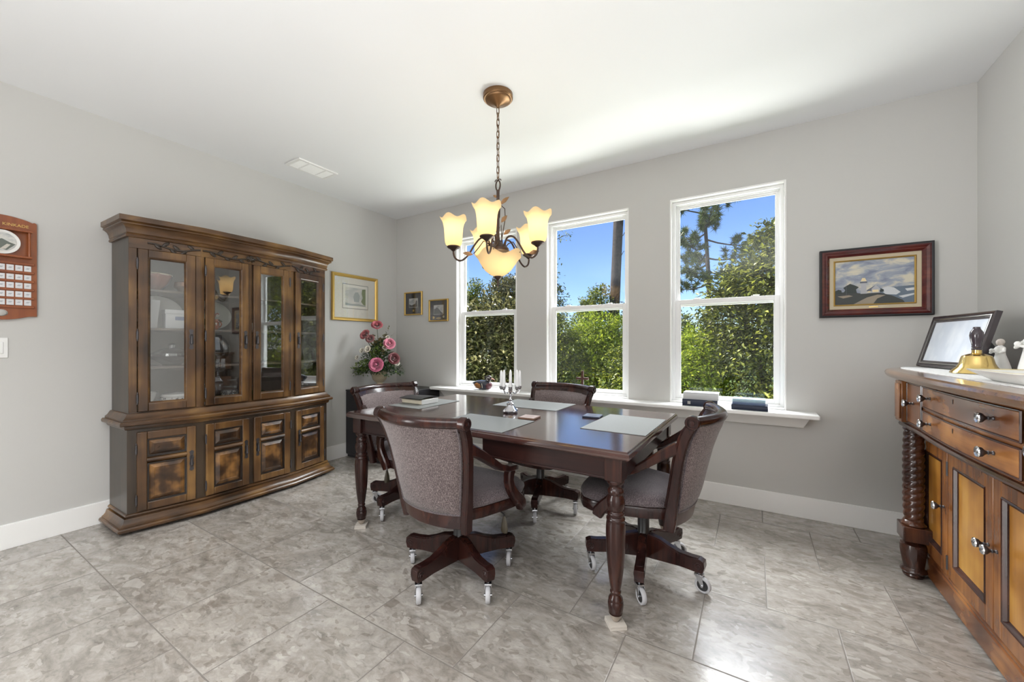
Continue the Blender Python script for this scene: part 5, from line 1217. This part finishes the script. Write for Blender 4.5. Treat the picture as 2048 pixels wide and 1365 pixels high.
def lamp(parent, loc, power, r=.028):
    d = bpy.data.lights.new('bulb_light', 'POINT'); d.energy = power; d.color = (1, .85, .64); d.shadow_soft_size = r
    o = bpy.data.objects.new('bulb_light', d); COL.objects.link(o); o.parent = parent; o.location = loc
def petal(flare, nz):
    return lambda r, z, a: (r*(1+flare*max(0, (z-nz)/.05)*cos(5*a)), z+.012*max(0, (z-nz)/.05)*cos(5*a))
for k, th in enumerate((-11, 61, 133, 205, 277)):
    a = base_ang+radians(th); ca, sa = cos(a), sin(a); R_ = .272
    def P(r, z, s=0): return (r*ca-s*sa, r*sa+s*ca, zz(z))
    b = MB(); path = [P(.050, 1.800), P(.055, 1.845), P(.075, 1.868), P(.110, 1.862), P(.145, 1.820), P(.178, 1.765), P(.205, 1.735), P(.235, 1.722), P(.262, 1.738), P(.272, 1.765), P(.272, 1.790)]
    fine = []
    for i in range(len(path)-1):
        p0, p1, p2, p3 = [Vector(path[max(0, min(len(path)-1, i+j))]) for j in (-1, 0, 1, 2)]
        for q in range(4):
            f = q/4; fine.append(.5*((2*p1)+(-p0+p2)*f+(2*p0-5*p1+4*p2-p3)*f*f+(-p0+3*p1-3*p2+p3)*f**3))
    fine.append(Vector(path[-1])); b.tube(fine, .0058, 8)
    b.tube([P(.045, 1.795), P(.062, 1.83, .02), P(.09, 1.84, .03), P(.12, 1.80, .02), P(.15, 1.765, .008)], .0032, 6)
    arm = b.build('arm', M['dark_bronze'], t)
    b = MB(); b.lathe([(.006, 1.778), (.014, 1.784), (.020, 1.790), (.034, 1.798), (.040, 1.803), (.040, 1.808), (.034, 1.812), (.016, 1.812)], 20, (R_*ca, R_*sa, -HC)); b.build('shade_cup', M['dark_bronze'], arm)
    b = MB(); b.lathe([(.036, 0), (.047, .010), (.052, .028), (.054, .055), (.0555, .085), (.0585, .115), (.064, .138), (.073, .158), (.082, .170)], 40, (R_*ca, R_*sa, zz(1.810)), fr=petal(.035, .125), cap=False)
    sh = b.build('lamp_shade', M['shade'], t, ang=80)
    b = MB(); b.ball((R_*ca, R_*sa, zz(1.89)), (.022, .022, .030), 14, 10); b.lathe([(.012, zz(1.808)), (.012, zz(1.862))], 12, (R_*ca, R_*sa, 0)); b.build('bulb', BULB, t)
    lamp(t, (R_*ca, R_*sa, zz(1.940)), .24)
b = MB(); b.lathe([(.022, 0), (.045, .008), (.080, .035), (.105, .070), (.122, .100), (.140, .122), (.150, .132)], 48, (0, 0, zz(1.632)), fr=lambda r, z, a: (r*(1+.05*max(0, (z-.06)/.07)*cos(5*a+.6)), z+.018*max(0, (z-.06)/.07)*cos(5*a+.6)), cap=False)
b.build('bowl_shade', M['shade'], t, ang=80)
b = MB(); b.ball((.03, 0, zz(1.71)), (.024, .024, .024), 14, 10); b.build('bulb', BULB, t); lamp(t, (.03, -.02, zz(1.735)), .34)
# vine with bronze leaves climbing the stem
def metal_leaf(b, p, d, L_, w):
    p = Vector(p); d = Vector(d).normalized(); s = d.cross(toward).normalized(); n_ = s.cross(d)
    ringsL = []
    for f, ww in ((0, .06), (.2, .62), (.45, 1), (.7, .72), (.9, .28), (1, .03)):
        c = p+d*L_*f+n_*(.10*L_*sin(pi*f)); ringsL.append([tuple(c+s*w*.5*ww), tuple(c+n_*.0012-n_*w*.15*ww), tuple(c-s*w*.5*ww), tuple(c-n_*.0012-n_*w*.15*ww)])
    b.loft(ringsL)
def V3(r, z, d=0): v = right*r+toward*d; return (v.x, v.y, zz(z))
b = MB()
b.tube([V3(.012, 1.80), V3(.030, 1.90), V3(.045, 1.99), V3(.042, 2.05), V3(.015, 2.075), V3(.012, 2.06)], .003, 6)
b.tube([V3(.0, 1.83), V3(-.012, 1.93), V3(.010, 2.00), V3(.012, 2.08), V3(-.006, 2.13), V3(.004, 2.16)], .003, 6)
b.tube([V3(-.02, 1.80), V3(-.008, 1.90), V3(.020, 1.95), V3(.022, 1.88), V3(.03, 1.82)], .003, 6); vn = b.build('vine', M['dark_bronze'], t)
for p, d, L_, w in ((V3(.014, 2.075), (right*1.0+Vector((0, 0, .9))), .075, .026), (V3(-.004, 2.12), (right*-.7+Vector((0, 0, .35))), .030, .018), (V3(.020, 1.965), (right*.7+Vector((0, 0, .85))), .058, .028), (V3(.035, 1.89), (right*1.0+Vector((0, 0, .75))), .056, .026),
                    (V3(-.150, 1.755, .05), (right*-1+Vector((0, 0, .15))), .062, .028), (V3(.190, 1.760, .06), (right*.95+Vector((0, 0, .2))), .062, .028), (V3(-.085, 1.735, .02), (right*-.5+Vector((0, 0, .2))), .055, .026)):
    b = MB(); metal_leaf(b, p, d, L_, w); b.build('metal_leaf', M['bronze'], vn, ang=70)

# ================================================================== OUTSIDE
GZ = -.35
b = MB(); b.box(-60, 60, YB+WT+.02, 70, GZ-.05, GZ); struct(b.build('ground_lawn', M['grass']))
def shrub(name, label, cat, base, blobs, leaf_mat, n, L_, seed, trunk=True, group=None, wob=1.0):
    """blobs: (dx, dy, z, rx, ry, rz) ellipsoids that carry the leaves; leaves sit near their surfaces"""
    r = random.Random(seed); t = thing(name, label, cat, (base[0], base[1], GZ), 0, group)
    tot = sum(q[3]*q[4]+q[4]*q[5]+q[3]*q[5] for q in blobs); b = MB(); vs = b.v; fs = b.f
    for (dx, dy, z, rx, ry, rz) in blobs:
        m = int(n*(rx*ry+ry*rz+rx*rz)/tot); per = 26; cents = []
        for k in range(max(6, m//per)):
            d = Vector((r.gauss(0, 1), r.gauss(0, 1), r.gauss(0, 1))).normalized()
            if d.y > .45 and r.random() < .6: d.y = -d.y
            cents.append((d, r.uniform(.72, 1.10)))
        for k in range(m):
            d, rad = cents[k % len(cents)]
            if r.random() < .16: rad *= r.uniform(.55, .85)
            cr = L_*1.5
            p = Vector((dx+d.x*rx*rad+r.gauss(0, 1)*cr*.55, dy+d.y*ry*rad+r.gauss(0, 1)*cr*.55, z-GZ+d.z*rz*rad+r.gauss(0, 1)*cr*.42))
            if p.z < .05: continue
            dr = (d*.6+Vector((r.uniform(-1, 1), r.uniform(-1, 1), r.uniform(-.9, .6)))).normalized(); s = dr.cross(Vector((r.uniform(-.6, .6), r.uniform(-.6, .6), 1))); 
            if s.length < .05: continue
            s.normalize(); l = L_*r.uniform(.6, 1.25); w_ = l*.45; up = s.cross(dr)*(l*.10); i = len(vs)
            vs.append(tuple(p)); vs.append(tuple(p+dr*l*.5+s*w_*.5+up)); vs.append(tuple(p+dr*l)); vs.append(tuple(p+dr*l*.5-s*w_*.5+up))
            fs.append((i, i+1, i+2)); fs.append((i, i+2, i+3)); b.mi += [0, 0]
    me = bpy.data.meshes.new('foliage'); me.from_pydata(b.v, [], b.f); me.materials.append(leaf_mat); o = bpy.data.objects.new('foliage', me); COL.objects.link(o); o.parent = t
    if trunk:
        b = MB()
        for (dx, dy, z, rx, ry, rz) in blobs:
            b.tube([(dx*.15, dy*.15, 0), (dx*.5, dy*.5, (z-GZ)*.5), (dx, dy, z-GZ), (dx+.1*rx, dy, z-GZ+rz*.6)], [.07, .05, .03, .012], 6)
        b.build('trunk', M['branch'], t)
    return t
SG = 'shrubs and trees outside the windows'
# right window
shrub('broadleaf_tree', 'dense dark broadleaf tree filling the right half of the right window, with a leafy spire', 'tree', (.45, 8.3),
      [(.10, .2, 1.3, 1.45, 1.0, 1.5), (.0, 0, 2.3, 1.0, .9, .62), (-.62, -.1, 1.72, .55, .6, .52), (.7, .2, 1.9, .9, .9, .9), (-.25, .1, 3.02, .24, .24, .52), (-.75, .1, 2.2, .25, .25, .35), (.25, 0, 2.75, .4, .4, .4)], M['leaf_shaded'], 34000, .105, 3, True, SG)
shrub('shrub', 'sunny yellow-green shrub at the lower left of the right window', 'shrub', (-1.12, 8.4), [(0, 0, .6, .70, .7, .75), (.28, -.1, .9, .42, .5, .75), (-.35, .1, .8, .5, .5, .62), (.1, -.2, .35, .6, .5, .5)], M['leaf_bright'], 13000, .075, 5, True, SG)
shrub('shrub', 'mid-green shrub standing behind the sunny shrub at the left edge of the right window', 'shrub', (-2.05, 11.2), [(0, 0, 1.0, .9, .8, 1.05), (.2, 0, 1.7, .4, .4, .42)], M['leaf_mid'], 7000, .10, 6, True, SG)
# middle window
shrub('shrub', 'big bright lime-green shrub in the centre of the middle window', 'shrub', (-3.15, 9.0), [(0, 0, .6, .95, .8, 1.0), (-.05, -.1, 1.2, .62, .6, .75), (.45, .1, 1.0, .5, .5, .8)], M['leaf_bright'], 16000, .085, 8, True, SG)
shrub('shrub', 'darker green shrub low at the left of the middle window behind the cross', 'shrub', (-4.1, 8.4), [(0, 0, .5, .95, .8, .95), (-.3, .1, 1.35, .75, .6, .78), (.35, 0, .9, .5, .5, .6)], M['leaf_mid'], 14000, .09, 9, True, SG)
shrub('shrub', 'shaded dark shrub low at the right of the middle window under the pine trunk', 'shrub', (-2.15, 8.2), [(0, 0, .25, .62, .6, .95), (.25, 0, .7, .5, .5, .6)], M['leaf_mid'], 9000, .08, 10, True, SG)
shrub('small_tree', 'slender leafy tree rising above the lime-green shrub in the middle window', 'tree', (-4.0, 11.5), [(0, 0, 1.5, .8, .7, 1.1), (.05, 0, 2.45, .5, .5, .45), (-.3, 0, 2.2, .3, .3, .4)], M['leaf_mid'], 8000, .10, 12, True, SG)
thin = shrub('small_tree', 'tall thin tree cut by the left edge of the middle window', 'tree', (-6.15, 12.0), [(0, 0, 2.2, .8, .6, 1.4), (.25, 0, 3.3, .35, .3, .8)], M['leaf_mid'], 7000, .11, 13, True, SG)
# left window
shrub('magnolia', 'dense dark magnolia filling the lower half of the left window', 'tree', (-5.35, 8.0), [(0, 0, .8, 1.1, .9, 1.5), (-.6, 0, .9, .9, .8, 1.2), (.5, -.1, .6, .8, .7, 1.1), (0, -.1, 1.75, .8, .7, .50)], M['leaf_dark'], 20000, .13, 15, True, SG)
shrub('broadleaf_tree', 'tall dusty green tree at the upper right of the left window', 'tree', (-6.2, 10.2), [(0, 0, 2.2, 1.0, .8, .85), (.35, 0, 2.7, .7, .6, .62), (-.2, 0, 2.85, .5, .5, .4)], M['leaf_dark'], 10000, .11, 17, True, SG)
shrub('small_tree', 'narrow yellowing treetop at the left edge of the left window', 'tree', (-8.0, 10.6), [(0, 0, 1.9, .55, .5, 1.1), (.05, 0, 2.85, .25, .25, .5)], M['leaf_mid'], 6000, .10, 18, True, SG)
shrub('broadleaf_tree', 'tall leafy tree beyond the right window, mirrored in the china cabinet glass', 'tree', (3.2, 7.6), [(0, 0, 1.4, 1.3, 1.2, 1.7), (.1, 0, 3.0, .9, .9, .9)], M['leaf_bright'], 12000, .11, 51, True, SG)
shrub('broadleaf_tree', 'bushy tree farther right outside, mirrored in the right cabinet door', 'tree', (7.6, 8.4), [(0, 0, 1.8, 2.2, 1.6, 2.2), (-.2, 0, 3.9, 1.6, 1.3, 1.4)], M['leaf_bright'], 14000, .15, 52, True, SG)
shrub('broadleaf_tree', 'tall bushy tree farthest right outside, mirrored in the third cabinet door', 'tree', (11.8, 9.2), [(0, 0, 1.9, 2.4, 1.8, 2.3), (.2, 0, 4.1, 1.8, 1.4, 1.5)], M['leaf_mid'], 14000, .17, 53, True, SG)
# woodland edge behind
k = 0
for x, y, h, lab in ((-13.5, 24.0, 2.6, 'far hedge tree seen low through the left window'), (-9.6, 23.5, 2.3, 'far hedge tree seen between the shrubs of the middle window'), (-5.9, 24.0, 2.0, 'far hedge tree beside the pine trunk in the middle window'),
                     (-2.3, 23.6, 2.4, 'far hedge tree low in the left part of the right window'), (1.4, 24.0, 3.0, 'far hedge tree behind the dense tree of the right window')):
    shrub('hedge_tree', lab, 'tree', (x, y), [(0, 0, h*.35, 2.3, 1.2, h*.62), (.7, 0, h*.62, 1.1, .9, h*.38), (-.9, 0, h*.5, 1.0, .9, h*.40)], M['leaf_mid'], 6000, .17, 30+k, False, SG); k += 1
# tall bare pine trunk in the middle window
t = thing('pine_tree', 'tall dark pine trunk rising straight through the right side of the middle window', 'tree', (-3.55, 11.6, GZ), 0, SG)
b = MB(); pr_ = random.Random(4)
b.tube([(-.10+.045*z, 0, z) for z in range(0, 13)], [.165-.004*z+.008*pr_.uniform(-1, 1) for z in range(13)], 14); b.build('trunk', M['bark'], t)
for z, dx in ((4.8, .3), (5.5, -.35), (4.2, .25), (5.9, .35)):
    b = MB(); x0 = -.10+.045*z; b.tube([(x0, 0, z), (x0+dx*.6, -.1, z-.06), (x0+dx, -.15, z+.08), (x0+dx*1.2, -.15, z+.02)], [.018, .012, .008, .003], 5); b.build('dead_branch', M['branch'], t)
# open-crowned pine in the right window
t = thing('pine_tree', 'open-crowned pine with long drooping branches in the left part of the right window', 'tree', (-1.80, 19.5, GZ), 0, SG)
b = MB(); b.tube([(.12*sin(z*.5), 0, z) for z in range(0, 13)], [.125-.008*z for z in range(13)], 12); b.build('trunk', M['bark'], t)
pr_ = random.Random(21); nd = MB()
def tuft(p, k=60, L_=.30):
    for q in range(k):
        d = Vector((pr_.gauss(0, 1), pr_.gauss(0, 1), pr_.gauss(0, 1)+.35)).normalized(); s = d.cross(Vector((pr_.uniform(-1, 1), pr_.uniform(-1, 1), pr_.uniform(-1, 1)))); s.normalize(); s *= .019
        l = L_*pr_.uniform(.6, 1.15); i = len(nd.v); nd.v += [tuple(p-s), tuple(p+s), tuple(p+d*l)]; nd.f.append((i, i+1, i+2)); nd.mi.append(0)
for k in range(26):
    z = 4.0+k*.28; a = k*2.4+pr_.uniform(-.3, .3); L_ = (1.5+1.5*sin(min(1, (z-3.6)/3.5)*2.6))*pr_.uniform(.75, 1.1)
    if k < 4: L_ *= .9
    dx, dy = cos(a), sin(a)*.7; x0 = .12*sin(z*.5); pts = []
    for q in range(7):
        f = q/6; pts.append(Vector((x0+dx*L_*f+.10*f*pr_.uniform(-1, 1), dy*L_*f, z+.28*L_*f*f*(1 if k > 9 else .2)-.12*L_*sin(pi*f)*(1 if k < 12 else -.4)+.13*f*pr_.uniform(-1, 1))))
    b = MB(); b.tube(pts, [.042, .034, .028, .022, .016, .011, .006], 6)
    for q in (2, 3, 4, 5, 6):
        p = pts[q]
        for s in (-1, 1, 1, -1):
            e = p+Vector((dx*.25+s*-dy*.5*pr_.uniform(.4, 1), dy*.25+s*dx*.5*pr_.uniform(.4, 1), pr_.uniform(-.10, .35))); b.tube([p, (p+e)/2+Vector((0, 0, .04)), e], [.010, .008, .004], 4)
            tuft(e)
    tuft(pts[6]); b.build('branch', M['branch'], t)
me = bpy.data.meshes.new('needles'); me.from_pydata(nd.v, [], nd.f); me.materials.append(M['leaf_pine']); o = bpy.data.objects.new('needles', me); COL.objects.link(o); o.parent = t
# sprig of an overhanging bough at the top left of the middle window
o_ = Vector((-4.45+6.15, 10.0-12.0, 4.15-GZ))
b = MB(); b.tube([Vector((.25, 0, 3.3-GZ)), o_+Vector((-.9, .6, -.10)), o_+Vector((-.4, .2, .02)), o_+Vector((0, 0, .06)), o_+Vector((.25, 0, .05))], [.03, .02, .014, .008, .004], 5); b.build('bough', M['branch'], thin)
b = MB(); q_ = random.Random(9)
for k in range(70): leaf(b, o_+Vector((q_.uniform(-.5, .25), q_.uniform(-.1, .1), q_.uniform(-.16, .16)+.05)), Vector((q_.uniform(-1, 1), q_.uniform(-.5, .5), q_.uniform(-1, .4))), .08, .035)
b.build('bough_foliage', M['leaf_mid'], thin)
